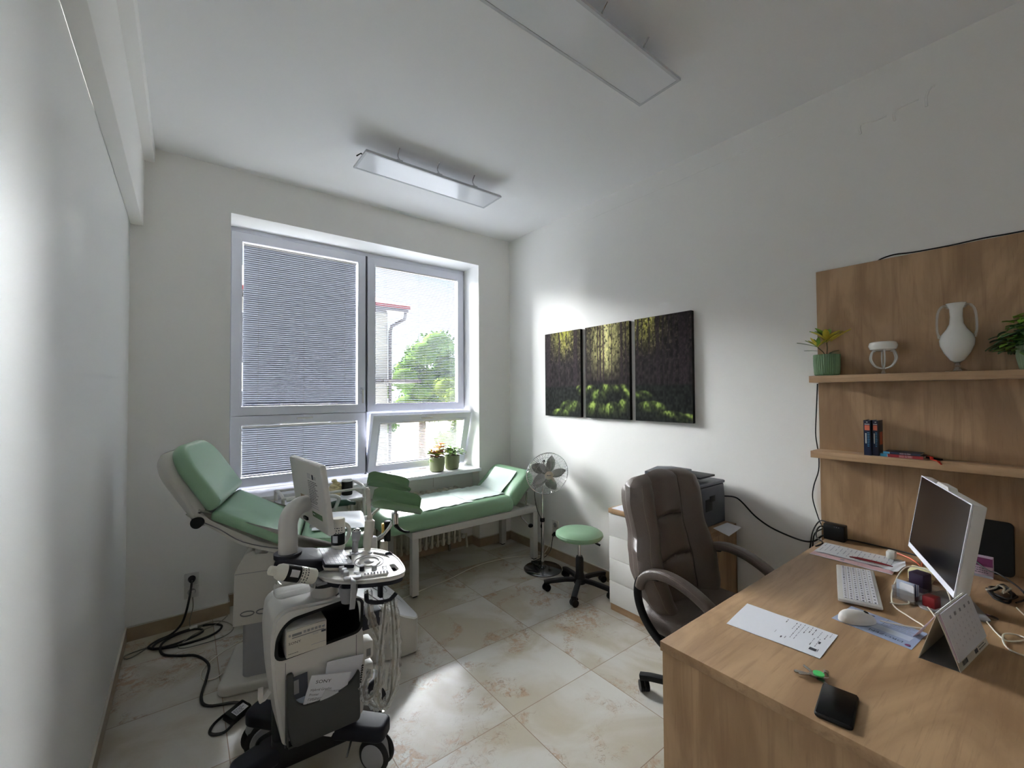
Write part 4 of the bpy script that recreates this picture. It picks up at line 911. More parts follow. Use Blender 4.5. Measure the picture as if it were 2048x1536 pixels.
# ------------------------------------------------------------ gynaecological examination chair (local frame: x along the chair, y away from the camera)
def exam_chair():
    t = thing('examination_chair', 'green gynaecological examination chair with grey white shell and leg rests', 'examination chair', (.129, 2.569, 0), rz=-15.6)
    # floor plate
    MB().pillow(rrect(0, .0, .70, .44, [.05, .03, .03, .05], 5), .052, .016, 'shell_grey').build('base_plate', t)
    # foot control housing with a sloping silver top
    pl = rpoly([(.60, .0), (.885, -.012), (.985, .015), (.990, .06), (.955, .20), (.895, .31), (.80, .375), (.60, .40)], [.01, .03, .05, .05, .2, .2, .1, .01], 5)
    zt = lambda x, y: .205 + max(0, (.955 - x)) * .62
    def loft(poly, f0, f1, mt, name, par, rim=0):
        n = len(poly); vs = [(x, y, f0(x, y)) for x, y in poly] + [(x, y, f1(x, y)) for x, y in poly]
        fs = [(i, (i + 1) % n, n + (i + 1) % n, n + i) for i in range(n)] + [tuple(range(n, 2 * n)), tuple(reversed(range(n)))]
        return MB().add(vs, fs, mt).build(name, par)
    loft(pl, lambda x, y: .012, lambda x, y: zt(x, y) - .006, 'shell_grey', 'foot_housing', t)
    loft(offset(pl, .006), lambda x, y: zt(x, y) - .006, lambda x, y: zt(x, y), 'pedal_silver', 'pedal_plate', t)
    m = MB(); S = lambda x, y, d=.0035: (x, y, zt(x, y) + d)
    for cx, cyy, rx, ry in ((.86, .13, .065, .075), (.78, .25, .055, .06)):
        m.tube([S(cx + rx * math.cos(a * .52), cyy + ry * math.sin(a * .52)) for a in range(12)], .003, 'mid_grey', 6, closed=True)
        m.tube([S(cx + rx * .55 * math.cos(a * .52), cyy + ry * .55 * math.sin(a * .52)) for a in range(12)], .0025, 'mid_grey', 6, closed=True)
    for pts in ([(.70, .30), (.76, .335), (.80, .31)], [(.90, .05), (.93, .09), (.925, .15)], [(.70, .10), (.75, .06), (.82, .03)]): m.tube([S(*p) for p in pts], .003, 'mid_grey', 6, sm=4)
    m.build('foot_symbols', t)
    for x, y in ((.93, .05), (.05, .05), (.05, .38), (.66, .38)): MB().cyl((x, y, 0), (x, y, .016), .018, 'grey_plastic', 12).build('foot', t)
    # column
    MB().prism(rrect(.10, .055, .60, .36, .03), .05, .36, 'mid_grey', .006).build('lower_column', t)
    MB().prism([(.065, .33), (.60, .33), (.60, .60), (.58, .64), (.30, .665), (.15, .705), (.115, .69), (.07, .60)], -.39, -.02, 'shell_grey', .012, M=XZ).build('column_cover', t)
    m = MB(frame((.065, .0195, .33), (1, 0, 0), (0, 0, 1)))
    m.box((.01, .262, -.0008), (.52, .265, .001), 'mid_grey').build('column_groove', t)
    m = MB()
    for x in (.13, .20): m.tube([(x + .03 * math.cos(a * .52), .018, .39 + .012 * math.sin(a * .52)) for a in range(12)], .003, 'grey_plastic', 5, closed=True)
    m.build('column_emblem', t)
    MB().box((.16, .02, .68), (.22, .05, .72), 'steel', .004).build('hinge', t); MB().box((.36, .03, .64), (.43, .06, .70), 'steel', .004).build('hinge', t)
    # shells and cushions: frames follow the slopes
    def seg(a, b): L = math.hypot(b[0] - a[0], b[1] - a[1]); return frame((a[0], -.045, a[1]), (b[0] - a[0], 0, b[1] - a[1]), (0, 1, 0)), L
    Wd = .53
    # backrest upper part: from the seat junction up to the head
    Mh, Lh = seg((-.015, .935), (-.20, 1.235))
    Mflip = frame((-.015, -.045 + Wd, .935), (-.20 + .015, 0, .30), (0, -1, 0))     # cushion normal towards the sitter
    MB(Mflip).pillow(rrect(.0, .0, Lh, Wd, [.02, .15, .15, .02], 8), .075, .034, 'green_vinyl', dome=.006, M=TR(0, 0, -.018)).build('headrest_cushion', t)
    MB(Mflip).pillow(rrect(.0, .012, Lh + .005, Wd - .012, [.02, .15, .15, .02], 8), .085, .05, 'shell_grey', M=TR(0, 0, -.098)).build('headrest_shell', t)
    Mm, Lm = seg((-.005, .940), (.370, .735))
    MB(Mm).pillow(rrect(.0, 0, Lm, Wd, [.02, .03, .03, .02], 5), .056, .027, 'green_vinyl', dome=.005, M=TR(0, 0, -.050)).build('back_cushion', t)
    Ms, Ls = seg((.365, .735), (.715, .715))
    MB(Ms).pillow(rrect(.0, .01, Ls, Wd - .01, [.03, .10, .10, .03], 6), .088, .038, 'green_vinyl', dome=.006, M=TR(0, 0, -.081)).build('seat_cushion', t)
    MB().prism(rpoly([(-.07, .955), (-.085, .90), (.0, .835), (.11, .745), (.28, .685), (.45, .640), (.70, .622), (.72, .636), (.50, .645), (.38, .660), (.31, .715), (.02, .885)], [.01, .03, .05, .08, .05, .03, .01, .01, .02, .02, .04, .04], 5), -(Wd - .065), -(-.035), 'shell_grey', .016, M=XZ).build('seat_shell', t)
    MB().tube([(-.045, -.036, .885), (.02, -.037, .845), (.12, -.037, .77), (.28, -.037, .715), (.45, -.037, .685)], .0025, 'grey_plastic', 6, sm=4).build('shell_groove', t)
    MB().box((-.115, .0, .885), (-.02, .10, .945), 'mid_grey', .02).build('hinge_cover', t)
    MB().cyl((-.055, -.01, .888), (-.055, .05, .888), .026, 'shell_grey', 20).build('knob_collar', t)
    kn = MB(); kn.cyl((-.07, -.055, .890), (-.06, -.01, .889), .027, 'black', 18, r2=.022).build('knob', t)
    # arm loops (white tube)
    MB().tube([(.30, -.035, .742), (.38, -.045, .700), (.48, -.052, .682), (.575, -.052, .70), (.61, -.052, .755), (.60, -.052, .80), (.56, -.052, .815), (.49, -.052, .82), (.42, -.045, .815)], .011, 'machine_white', 10, sm=5).build('arm_loop', t)
    MB().tube([(.36, Wd + .0, .70), (.50, Wd + .01, .705), (.555, Wd + .01, .80), (.545, Wd + .01, .825), (.50, Wd + .01, .835), (.36, Wd + .01, .838), (.25, Wd + .01, .83)], .012, 'machine_white', 10, sm=4).build('arm_loop', t)
    # leg holders
    def leg_holder(wc, zc, yaw, side, name):
        # centre line of the trough from (.735) to (.99)
        L, Wt = .28, (.140 if side < 0 else .118)
        M = TR(.868, wc, zc, rz=yaw, ry=14) @ Matrix.Rotation(R(13), 4, 'X')
        def G(u, v):
            a = (v - .5) * 2; x = (u - .5) * L; e = min(1, min(u + .02, 1.02 - u) * 7) ** .5
            phi = R(94) * a * (.62 + .38 * e); rad = Wt / 2 * (1.05 - .10 * u); lip = .012 * max(0, abs(a) - .75) / .25
            return (x, rad * math.sin(phi) + math.copysign(lip, a), rad * .95 * (1 - math.cos(phi)) - .012)
        rest = MB(M).grid(G, 22, 26, 'green_dark', T=.011).build('leg_rest', t)
        MB().cyl((.865, wc, zc - .012), (.86, wc, zc - .055), .011, 'steel', 12).cyl((.858, wc, zc - .04), (.858, wc, zc - .10), .021, 'chrome', 18).build('post', t)
        q = V(.845, wc, zc - .09)
        MB().tube([q, V(.80, wc + side * .0, zc - .15), V(.745, wc - side * .02, zc - .20), V(.715, wc - side * .03, zc - .27)], .0115, 'chrome', 10, sm=5).build('support_rod', t)
        MB().tube([V(.86, wc - .01, zc - .105), V(.88, wc - .03, zc - .125), V(.905, wc - .05, zc - .138), V(.93, wc - .065, zc - .138)], [.012, .009, .007, .006], 'black', 8, sm=3).build('clamp_handle', t)
    leg_holder(.03, .855, -4, -1, 'near'); leg_holder(.47, .888, 0, 1, 'far')
    for wv in (.02, .46): MB().box((.70, wv - .02, .60), (.76, wv + .025, .70), 'machine_white', .015).build('rod_socket', t)
    m = MB().box((.80, .03, .655), (.835, .065, .77), 'black', .005).box((.785, .03, .69), (.80, .06, .76), 'gold', .003).cyl((.80, .045, .66), (.80, .045, .60), .021, 'rad_paint', 16); m.build('adjuster', t)
    MB().box((.44, .14, .56), (.66, .34, .64), 'black', .01).cyl((.62, .10, .63), (.62, .10, .60), .03, 'steel', 14).build('under_frame', t)
    return t
exam_chair()
def chair_cloth():
    M = TR(.129, 2.569, 0, rz=-15.6)
    def P(u, v):
        x = .42 + .315 * u; y = .09 + .375 * v; z = .7480 - (x - .42) * .055 + .006 * math.sin(u * 9 + v * 4) * math.sin(v * 7) * min(1, 4 * min(u, 1 - u, v, 1 - v) + .1) + .004
        d = max(0, x - .700); z -= d * 2.2 if d else 0; x -= d * .35
        return (x, y, z)
    MB(M).grid(P, 22, 22, 'paper', T=.001).build('paper_sheet', label='crumpled white paper sheet on the seat of the examination chair', cat='paper sheet', world=True, loc=(.75, 2.7, .74), angle=60)
chair_cloth()

# ------------------------------------------------------------ trolley behind the chair
def trolley():
    t = thing('trolley', 'white tube frame trolley standing between the examination chair and the window', 'trolley', (.78, 3.25, 0))
    x0, x1, y0, y1 = .50, 1.045, 3.10, 3.40
    MB().box((x0, y0, .748), (x1, y1, .760), 'sill_white', .004).build('top_shelf', t, world=True)
    MB().box((x0, y0, .28), (x1, y1, .292), 'sill_white', .004).build('lower_shelf', t, world=True)
    for x in (x0 + .01, x1 - .012):
        MB().tube([(x, y0 + .01, .06), (x, y0 + .01, .74), (x, y0 + .012, .80), (x, y0 + .05, .832), (x, y1 - .05, .832), (x, y1 - .012, .80), (x, y1 - .01, .74), (x, y1 - .01, .06)], .011, 'machine_white', 10, sm=4).build('side_frame', t, world=True)
    for y in (y0 + .01, y1 - .01): MB().cyl((x0, y, .822), (x1, y, .822), .009, 'machine_white', 10).build('rail', t, world=True)
    for x in (x0 + .01, x1 - .012):
        for y in (y0 + .01, y1 - .01): caster(TR(x, y, 0, rz=30), t, .028)
trolley()
def jar():
    c = (.955, 3.25, .760); t = thing('jar', 'black jar with a pale rim on the trolley', 'jar', c)
    MB().lathe([(0, 0), (.036, 0), (.038, .006), (.038, .098), (0, .098)], 'black', 28, TR(*c)).build('body', t, world=True)
    MB().lathe([(0, .098), (.038, .098), (.039, .106), (.035, .110), (.033, .104), (0, .104)], 'book_white', 28, TR(*c)).build('rim', t, world=True)
jar()
def gloves():
    rn = random.Random(4); m = MB()
    for i in range(26):
        a = rn.uniform(0, 6.28); r = rn.uniform(0, .04); z = .80 + rn.uniform(0, .075) * (1 - r / .06)
        m.sph((.875 + r * math.cos(a), 3.28 + r * math.sin(a), z), (.02, .018, .014), 'glove_cream', u=8, v=6, M=TR(0, 0, 0))
    m.lathe([(0, 0), (.045, 0), (.05, .05), (.045, .06), (0, .06)], 'glove_cream', 16, TR(.875, 3.28, .760))
    m.build('gauze', label='heap of cream coloured gauze beside the black jar on the trolley', cat='gauze', world=True, loc=(.875, 3.28, .76))
gloves()
def spray():
    c = (.80, 3.30, .760); t = thing('spray_bottle', 'clear plastic bottle on the trolley left of the gauze', 'bottle', c)
    MB().lathe([(0, 0), (.026, 0), (.028, .01), (.028, .10), (.012, .13), (.010, .14), (0, .14)], 'clear_plastic', 20, TR(*c)).build('body', t, world=True)
    MB().lathe([(0, .14), (.012, .14), (.012, .165), (.006, .175), (.006, .19), (0, .19)], 'machine_white', 16, TR(*c)).box((c[0] - .006, c[1] - .035, c[2] + .165), (c[0] + .006, c[1] + .01, c[2] + .178), 'machine_white', .003).build('spray_head', t, world=True)
spray()
MB().tube([(.74, 3.00, .752), (.80, 2.995, .765), (.86, 2.985, .768), (.93, 2.975, .755)], [.012, .022, .022, .012], 'dark_green', 10, sm=4).build('bottle', label='dark green bottle lying behind the white paper on the examination chair', cat='bottle', world=True, loc=(.83, 2.98, .75))

# ------------------------------------------------------------ ultrasound machine
def ultrasound():
    t = thing('ultrasound_machine', 'white wheeled ultrasound machine with black base and swivelling monitor', 'ultrasound machine', (.43, 1.90, 0))
    W = dict(world=True)
    A, B, C, Dd = V(.262, 2.095, 0), V(.70, 2.005, 0), V(.622, 1.715, 0), V(.185, 1.82, 0); ctr = V(.44, 1.905, 0)
    for q, nm in ((A, 'a'), (B, 'b'), (C, 'c'), (Dd, 'd')):
        d = (q - ctr); d.z = 0; L = d.length; M = frame(ctr + V(0, 0, .128), d, V(0, 0, 1).cross(d)); hw = .052
        pl = rpoly([(.02, -.07), (L * .6, -hw), (L + .045, -hw * .92), (L + .045, hw * .92), (L * .6, hw), (.02, .07)], [.01, .02, .035, .035, .02, .01], 5)
        MB(M).pillow(pl, .062, .016, 'navy_plastic').build('base_arm', t, **W)
        ang = math.degrees(math.atan2(d.y, d.x)); k = {'a': 100, 'b': 60, 'c': 150, 'd': 80}[nm]
        Mw = TR(q.x, q.y, 0, rz=k if nm != 'c' else 38)
        w = MB(Mw).tube([(0, -.045, .045), (0, -.035, .105), (0, 0, .133), (0, .035, .128), (0, .045, .10)], 1, 'mid_grey', sec=rrect(-.024, -.006, .024, .006, .005, 2), sm=5, up=(0, 0, 1)).cyl((0, 0, .125), (0, 0, .14), .016, 'grey_plastic', 12).build('caster', t, **W)
        for s in (-1, 1):
            MB(Mw).lathe([(0, -.011), (.050, -.011), (.060, -.008), (.066, 0), (.060, .008), (.050, .011), (0, .011)], 'black_rubber', 32, frame((s * .021, 0, .067), (0, 1, 0), (0, 0, 1))).lathe([(.0, .0), (.049, .0), (.046, .004), (.0, .005)], 'mid_grey', 28, frame((s * .0325, 0, .067), (0, s, 0), (0, 0, 1))).build('wheel', w, **W)
    MB().prism(rpoly([(.26, 1.80), (.58, 1.78), (.60, 2.02), (.30, 2.06)], .04), .105, .215, 'dark_plastic', .012).build('base_block', t, **W)
    MB().tube([(.545, 1.76, .155), (.50, 1.70, .115)], .004, 'steel', 6).build('pedal_lever', t, **W)
    # body: near face in plane y = 1.755, curving shell
    y0, y1 = 1.755, 1.99
    outl = rpoly([(.292, .212), (.585, .200), (.592, .40), (.575, .640), (.560, .692), (.300, .712), (.262, .690), (.250, .60), (.262, .42)], [.03, .03, .05, .03, .03, .05, .05, .05, .05], 6)
    rec = rpoly([(.268, .540), (.570, .548), (.574, .672), (.50, .680), (.312, .668), (.275, .625)], [.03, .03, .025, .02, .06, .03], 6)
    def face_pts(poly, y): return [(x, z) for x, z in poly]
    m = MB(); m.prism(outl, -(y0 + .17), -(y0 + .012), 'machine_white', M=XZ, holes=[rec])
    i1 = offset(outl, .010); m.prism(i1, -(y0 + .012), -y0, 'machine_white', M=XZ, holes=[rec]); m.prism(outl, -y1, -(y0 + .17), 'machine_white', M=XZ, bev=.012); m.build('body', t, **W)
    n = len(rec); vs = [(x, -(y0 + .002), z) for x, z in rec]; vs = [(x, y0 + .0015, z) for x, z in offset(rec, .0015)] + [(x, y0 + .165, z) for x, z in offset(rec, .0015)]
    MB().add(vs, [(i, (i + 1) % n, n + (i + 1) % n, n + i) for i in range(n)] + [tuple(range(n, 2 * n))], 'black').build('printer_bay', t, **W)
    bz = MB(); bz.prism(offset(rec, -.008), -(y0 + .001), -(y0 - .003), 'black', M=XZ, holes=[offset(rec, .003)]); bz.build('bay_rim', t, **W)
    MB().box((.298, y0 - .001, .215), (.2995, y0 + .001, .52), 'gasket').box((.552, y0 - .001, .205), (.5535, y0 + .001, .535), 'gasket').build('panel_joint', t, **W)
    # pocket
    pk = rpoly([(.297, .492), (.320, .492), (.322, .40), (.345, .362), (.44, .352), (.52, .372), (.555, .410), (.560, .215), (.316, .222), (.300, .30)], [.01, .01, .03, .03, .04, .03, .004, .02, .03, .02], 5)
    MB().prism(pk, -(y0 - .018), -(y0 - .034), 'pocket_grey', .003, M=XZ, seg=1).box((.300, y0 - .030, .235), (.306, y0, .46), 'pocket_grey').box((.552, y0 - .030, .235), (.558, y0, .40), 'pocket_grey').box((.305, y0 - .030, .225), (.556, y0, .233), 'pocket_grey').build('pocket', t, **W)
    MB().tube([(.255, 1.80, .415), (.225, 1.775, .405), (.222, 1.770, .455)], 1, 'machine_white', sec=[(-.008, -.003), (.008, -.003), (.008, .003), (-.008, .003)], sm=3, up=(0, -1, .2)).build('hook', t, **W)
    MB().tube([(.27, 1.86, .22), (.235, 1.87, .205), (.225, 1.88, .175), (.235, 1.88, .15)], .008, 'black', 8, sm=4).build('cable_holder', t, **W)
    # right side connector blocks
    for z in (.405, .315): MB().box((.585, y0 + .02, z), (.632, y0 + .09, z + .075), 'machine_white', .012).box((.600, y0 + .017, z + .015), (.618, y0 + .021, z + .045), 'grey_plastic', .006).build('probe_socket', t, **W)
    MB().box((.575, y0 + .01, .53), (.665, y0 + .13, .60), 'navy_plastic', .01).build('side_module', t, **W)
    # neck
    MB().prism(circ(.052, 28, .452, 1.835), .69, .765, 'machine_white').prism(circ(.060, 28, .452, 1.835), .685, .698, 'dark_plastic').build('neck', t, **W)
    MB().prism(circ(.060, 28, .455, 1.83), .745, .775, 'dark_plastic').build('neck_collar', t, **W)
    # console
    P = [(.425, 1.735), (.475, 1.665), (.560, 1.610), (.640, 1.582), (.688, 1.590), (.706, 1.640), (.724, 1.735), (.722, 1.820), (.700, 1.895), (.650, 1.945), (.570, 1.975), (.470, 1.985), (.425, 1.930), (.412, 1.830)]
    P2 = rpoly(P, .05, 4); ho = rpoly([(.655, 1.622), (.684, 1.632), (.690, 1.700), (.668, 1.705)], .014, 4); ho2 = rpoly([(.700, 1.765), (.700, 1.83), (.668, 1.885), (.655, 1.862), (.680, 1.815)], .012, 4)
    con = MB().prism(P2, .786, .801, 'machine_white', holes=[ho, ho2]).build('console', t, **W)
    MB().prism(offset(P2, .006), .768, .786, 'navy_plastic', holes=[offset(ho, -.001), offset(ho2, -.001)]).build('console_underside', t, **W)
    MB().tube([(x, y, .7995) for x, y in P2[::2]], .0045, 'machine_white', 6, closed=True).build('console_rim', con, **W)
    MB().tube([(.722, 1.80, .797), (.715, 1.815, .806), (.697, 1.82, .802)], .006, 'navy_plastic', 8).build('cable_clip', con, **W)
    ax = V(.33, -.94, 0).normalized()   # along the console's near edge direction
    m = MB(); c0 = V(.615, 1.785, .8015)
    m.tube([c0 + V(.040 * math.cos(a * .35), .055 * math.sin(a * .35), .001) for a in range(18)], .004, 'machine_white', 6, closed=True); m.sph(c0 + V(0, 0, -.004), (.022, .024, .010), 'mid_grey', u=20, v=10); m.tube([c0 + V(.056 * math.cos(a * .35), .072 * math.sin(a * .35), .0) for a in range(18)], .0018, 'mid_grey', 6, closed=True)
    m.build('trackball', con, **W)
    def knob(x, y, r, h, body, name='knob'):
        return MB().lathe([(0, 0), (r, 0), (r * .94, h * .8), (0, h * .8)], body, 18, TR(x, y, .801)).lathe([(0, h * .8), (r * .94, h * .8), (r * .85, h), (0, h)], 'white_glossy_key', 18, TR(x, y, .801)).build(name, con, **W)
    for x, y in ((.556, 1.862), (.530, 1.822), (.494, 1.790), (.533, 1.776), (.562, 1.716)): knob(x, y, .0095, .021, 'navy_plastic')
    for x, y in ((.500, 1.905), (.540, 1.915), (.488, 1.868), (.492, 1.835), (.496, 1.758), (.498, 1.728), (.497, 1.700), (.603, 1.690)): knob(x, y, .0105, .020, 'mid_grey')
    for x, y in ((.512, 1.672), (.540, 1.690), (.537, 1.706), (.545, 1.675), (.575, 1.668), (.590, 1.935), (.605, 1.920), (.618, 1.905), (.600, 1.90), (.585, 1.912), (.635, 1.66), (.640, 1.676), (.645, 1.692), (.652, 1.88)):
        MB().lathe([(0, 0), (.0095, 0), (.0095, .003), (.0075, .005), (0, .005)], 'white_glossy_key', 14, TR(x, y, .801)).build('console_button', con, **W)
    Mt = TR(.588, 1.640, .801, rz=-20)
    g = MB(Mt).pillow(rrect(-.050, -.017, .050, .017, .012, 4), .008, .003, 'machine_white').build('slider_block', con, **W)
    for i in range(8): MB(Mt).box((-.040 + i * .0115, -.010, .008), (-.033 + i * .0115, .010, .0105), 'white_glossy_key', .001).box((-.0385 + i * .0115, -.009, .0105), (-.0345 + i * .0115, -.002, .014), 'navy_plastic', .001).build('slider', g, **W)
    # keyboard on the left of the console
    kc = [(.433, 1.800), (.520, 1.698), (.556, 1.885), (.478, 1.990)]
    Mk = frame((.432, 1.765, .828), (.107, -.008, -.026), (.030, .205, .0)); kb = MB(Mk).pillow(rrect(0, 0, .116, .206, .006, 3), .012, .003, 'navy_plastic').build('keyboard', con, **W)
    MB(Mk).box((.004, .004, -.014), (.112, .20, .0), 'offwhite', .006).build('keyboard_base', con, **W)
    MB(Mk).box((.003, .003, .0118), (.113, .203, .0135), 'paper', .001).build('key_tray', kb, **W)
    ky = MB(Mk)
    for i in range(6):
        for j in range(12): ky.box((.008 + i * .0168, .007 + j * .0162, .0134), (.0228 + i * .0168, .0214 + j * .0162, .0150), 'white_glossy_key', .0008, seg=1)
    o = ky.build('keys', kb, **W)
    # black swivel arm under the monitor post
    MB().pillow(rpoly([(.275, 1.90), (.33, 1.86), (.42, 1.80), (.455, 1.82), (.47, 1.97), (.40, 2.03), (.31, 2.01)], .04, 5), .075, .025, 'navy_plastic', TR(0, 0, .772)).build('swivel_arm', t, **W)
    MB().cyl((.338, 1.945, .84), (.338, 1.945, .858), .052, 'navy_plastic', 28).build('post_collar', t, **W)
    MB().tube([(.338, 1.945, .855), (.338, 1.945, .93), (.338, 1.945, .975), (.352, 1.955, 1.012), (.385, 1.98, 1.030), (.415, 2.005, 1.030)], .036, 'machine_white', 20, sm=5).build('monitor_post', t, **W)
    # monitor
    F, N = V(.430, 2.19, .931), V(.476, 1.82, .925); up = V(-.041, 0, .290); Mm = frame(N, F - N, up); Lw = (F - N).length; Lh = up.length
    mo = MB(Mm).pillow(rrect(0, 0, Lw, Lh, .012, 4), .026, .008, 'machine_white', TR(0, 0, -.010)).build('monitor', t, **W)
    if Mm.col[2].x > 0: back, sgn = -.0102, -1
    else: back, sgn = .0162, 1
    MB(Mm).box((.012, .014, (.0160 if sgn < 0 else -.0105)), (Lw - .012, Lh - .012, (.0175 if sgn < 0 else -.0095)), 'screen').build('screen', mo, **W)
    Mb = frame(N + up * 0 + Vector(Mm.col[2].to_3d()) * (back + sgn * .0004), N - F, up)   # back face, x runs right in view
    if Vector(Mb.col[2].to_3d()).dot(Vector(Mm.col[2].to_3d()) * sgn) < 0: pass
    m = MB(Mb); xo = -Lw
    m.quad(xo + .215, .055, xo + .325, .078, 'green_dark', TR(0, 0, .0002)).lines(xo + .210, .115, xo + .316, .215, 13, 'ink', TR(0, 0, .0003), .38, 5, 5)
    m.quad(xo + .262, .222, xo + .280, .243, 'ink', TR(0, 0, .0003)).text('CE', .016, 'ink', TR(xo + .286, .225, .0003)).lines(xo + .212, .222, xo + .250, .245, 4, 'ink_light', TR(0, 0, .0003), .4, 2, 3)
    m.lines(xo + .212, .092, xo + .316, .112, 2, 'ink_light', TR(0, 0, .0003), .35, 9, 8).lines(xo + .222, .062, xo + .25, .072, 1, 'paper', TR(0, 0, .0004), .4, 3)
    m.lines(xo + .095, .118, xo + .165, .134, 1, 'wood_edge', TR(0, 0, .0003), .95, 3, 6).text('CE', .012, 'ink_light', TR(xo + .125, .098, .0003)); m.build('back_label', mo, **W)
    MB(Mb).box((xo + .105, .020, -.004), (xo + .150, .034, .008), 'black', .003).build('hinge_socket', mo, **W)
    # holders
    MB().lathe([(0, -.06), (.025, -.058), (.033, -.02), (.034, 0), (.030, 0), (.028, -.02), (.0, -.05)], 'grey_plastic', 24, TR(.492, 1.655, .782)).build('probe_holder', t, **W)
    MB().tube([(.415, 1.96, .775), (.36, 1.985, .775), (.345, 2.0, .78)], .006, 'grey_plastic', 8).build('rail', t, **W)
    MB().tube([(.600, 1.618, .770), (.598, 1.612, .725)], 1, 'navy_plastic', sec=rrect(-.016, -.006, .016, .006, .003, 2)).tube([(.540, 1.600, .755), (.545, 1.602, .730), (.575, 1.598, .716), (.620, 1.590, .712), (.640, 1.586, .725), (.650, 1.584, .735)], .008, 'navy_plastic', 8, sm=4).build('cable_hook', t, **W)
    MB().pillow(rrect(.26, 1.72, .40, 1.80, .03, 4), .055, .018, 'clear_plastic', TR(0, 0, .762)).box((.40, 1.735, .775), (.44, 1.79, .785), 'grey_plastic').build('bottle_basket', t, **W)
    return t
ultrasound()
def thermal_printer():
    t = thing('thermal_printer', 'small white video printer in the black bay of the ultrasound machine', 'printer', (.365, 1.83, .541))
    x0, x1, z0, z1, y0 = .297, .437, .5415, .640, 1.738
    MB().box((x0, y0 + .006, z0), (x1, y0 + .15, z1), 'machine_white', .004).build('housing', t, world=True)
    m = MB(frame((x0, y0 + .006, z0), (1, 0, 0), (0, 0, 1))); m.box((.001, .001, -.001), (.139, .097, .006), 'offwhite', .003)
    T = TR(0, 0, .0063); m.text('SONY', .0125, 'black', T @ TR(.008, .047, 0), 'LEFT', 1.25).quad(.020, .074, .052, .083, 'grey_plastic', T).quad(.020, .067, .130, .0705, 'grey_plastic', T).quad(.120, .058, .136, .066, 'ink', T).lines(.09, .058, .118, .065, 2, 'ink_light', T, .4, 3)
    m.lines(.008, .010, .05, .018, 1, 'ink', T, .25, 4).quad(.085, .022, .135, .0235, 'ink_light', T).build('front_panel', t, world=True)
    b = MB(frame((x0, y0 + .006, z0), (1, 0, 0), (0, 0, 1)))
    for i in range(6): b.box((.058 + i * .013, .076, .006), (.067 + i * .013, .085, .0085), 'mid_grey', .001)
    b.cyl((.012, .080, .006), (.012, .080, .009), .004, 'mid_grey', 12).build('button', t, world=True)
thermal_printer()
def manuals():
    def bk(name, o, ang, lean, w_, h, mt, label, paint, T=.004, y=0):
        M = TR(o[0], o[1], o[2]) @ Matrix.Rotation(R(ang), 4, 'Y') @ Matrix(((1, 0, 0, 0), (0, 0, -1, 0), (0, 1, 0, 0), (0, 0, 0, 1))) @ Matrix.Rotation(R(lean), 4, 'X')
        m = MB(M); m.box((0, 0, -T), (w_, h, 0), mt, .0005, seg=1); paint(m); return m.build(name, label=label, cat='manual' if 'manual' in label else 'booklet', world=True, loc=o)
    def p1(m):
        T = TR(0, 0, .0004); m.text('SONY', .0165, 'black', T @ TR(.022, .186, 0), 'LEFT', 1.3)
        for i, s in enumerate(('Hybrid Graphic', 'Printer', 'ГИБРИДНЫЙ', 'ГРАФИЧЕСКИЙ', 'ПРИНТЕР')): m.text(s, .0125, 'ink', T @ TR(.012, .160 - i * .0165, 0))
        for i, s in enumerate(('БУДЬТЕ', 'ПРИ')): m.text(s, .011, 'ink', T @ TR(.012, .072 - i * .016, 0))
        m.lines(.100, .12, .145, .158, 5, 'ink_light', T, .3, 3)
    bk('manual', (.318, 1.7285, .252), 17, 1, .150, .215, 'paper', 'white printer manual standing in the grey pocket of the ultrasound machine', p1)
    def p2(m):
        T = TR(0, 0, .0004); m.lines(.02, .115, .09, .124, 1, 'ink', T, .4, 2, 5); m.tube([(.045 + .030 * math.cos(a * .52), .07 + .036 * math.sin(a * .52), .0005) for a in range(12)], .0008, 'ink_light', 4, closed=True).lines(.02, .02, .1, .04, 3, 'ink_light', T, .2, 6)
    bk('booklet', (.352, 1.7245, .26), 31, 1, .115, .150, 'lamp_frame', 'smaller booklet tilted in front of the manual in the grey pocket', p2, .0012)
    bk('booklet', (.405, 1.7385, .24), 8, 0, .140, .240, 'paper', 'spiral bound booklet leaning behind the manual in the grey pocket', lambda m: [m.box((.137, .13 + i * .009, -.006), (.146, .133 + i * .009, .001), 'black') for i in range(8)], .003)
    bk('booklet', (.316, 1.744, .30), -2, 0, .06, .165, 'ink', 'dark glossy leaflet at the left end of the grey pocket', lambda m: m.quad(.004, .03, .05, .08, 'leaflet_pale', TR(0, 0, .0004)).quad(.006, .10, .03, .15, 'mid_grey', TR(0, 0, .0004)), .001)
manuals()
def gel_bottle(M, label):
    c = tuple(M.translation); t = thing('gel_bottle', label, 'bottle', c, group='white ultrasound gel bottles')
    MB(M).lathe([(0, 0), (.024, 0), (.028, .006), (.0285, .05), (.0285, .128), (.024, .140), (.016, .146), (0, .146)], 'bottle_white', 28).build('body', t, world=True)
    MB(M).lathe([(0, .146), (.0165, .146), (.0155, .166), (.010, .170), (0, .170)], 'bottle_white', 20).build('cap', t, world=True)
    m = MB(M); n = 12
    def band(z0, z1, a0, a1, r, mt):
        m.add([(r * math.cos(R(a0 + (a1 - a0) * i / n)), r * math.sin(R(a0 + (a1 - a0) * i / n)), z) for i in range(n + 1) for z in (z0, z1)], [(2 * i, 2 * i + 2, 2 * i + 3, 2 * i + 1) for i in range(n)], mt)
    band(.062, .112, -95, 75, .0289, 'black'); band(.070, .100, -20, 28, .0292, 'lamp_frame')
    rn = random.Random(2)
    for zz in (.036, .046, .056):
        a = -60
        while a < 60: w_ = rn.uniform(6, 14); band(zz, zz + .004, a, a + w_, .0289, 'ink'); a += w_ + rn.uniform(5, 12)
    m.build('label_print', t, world=True, angle=80)
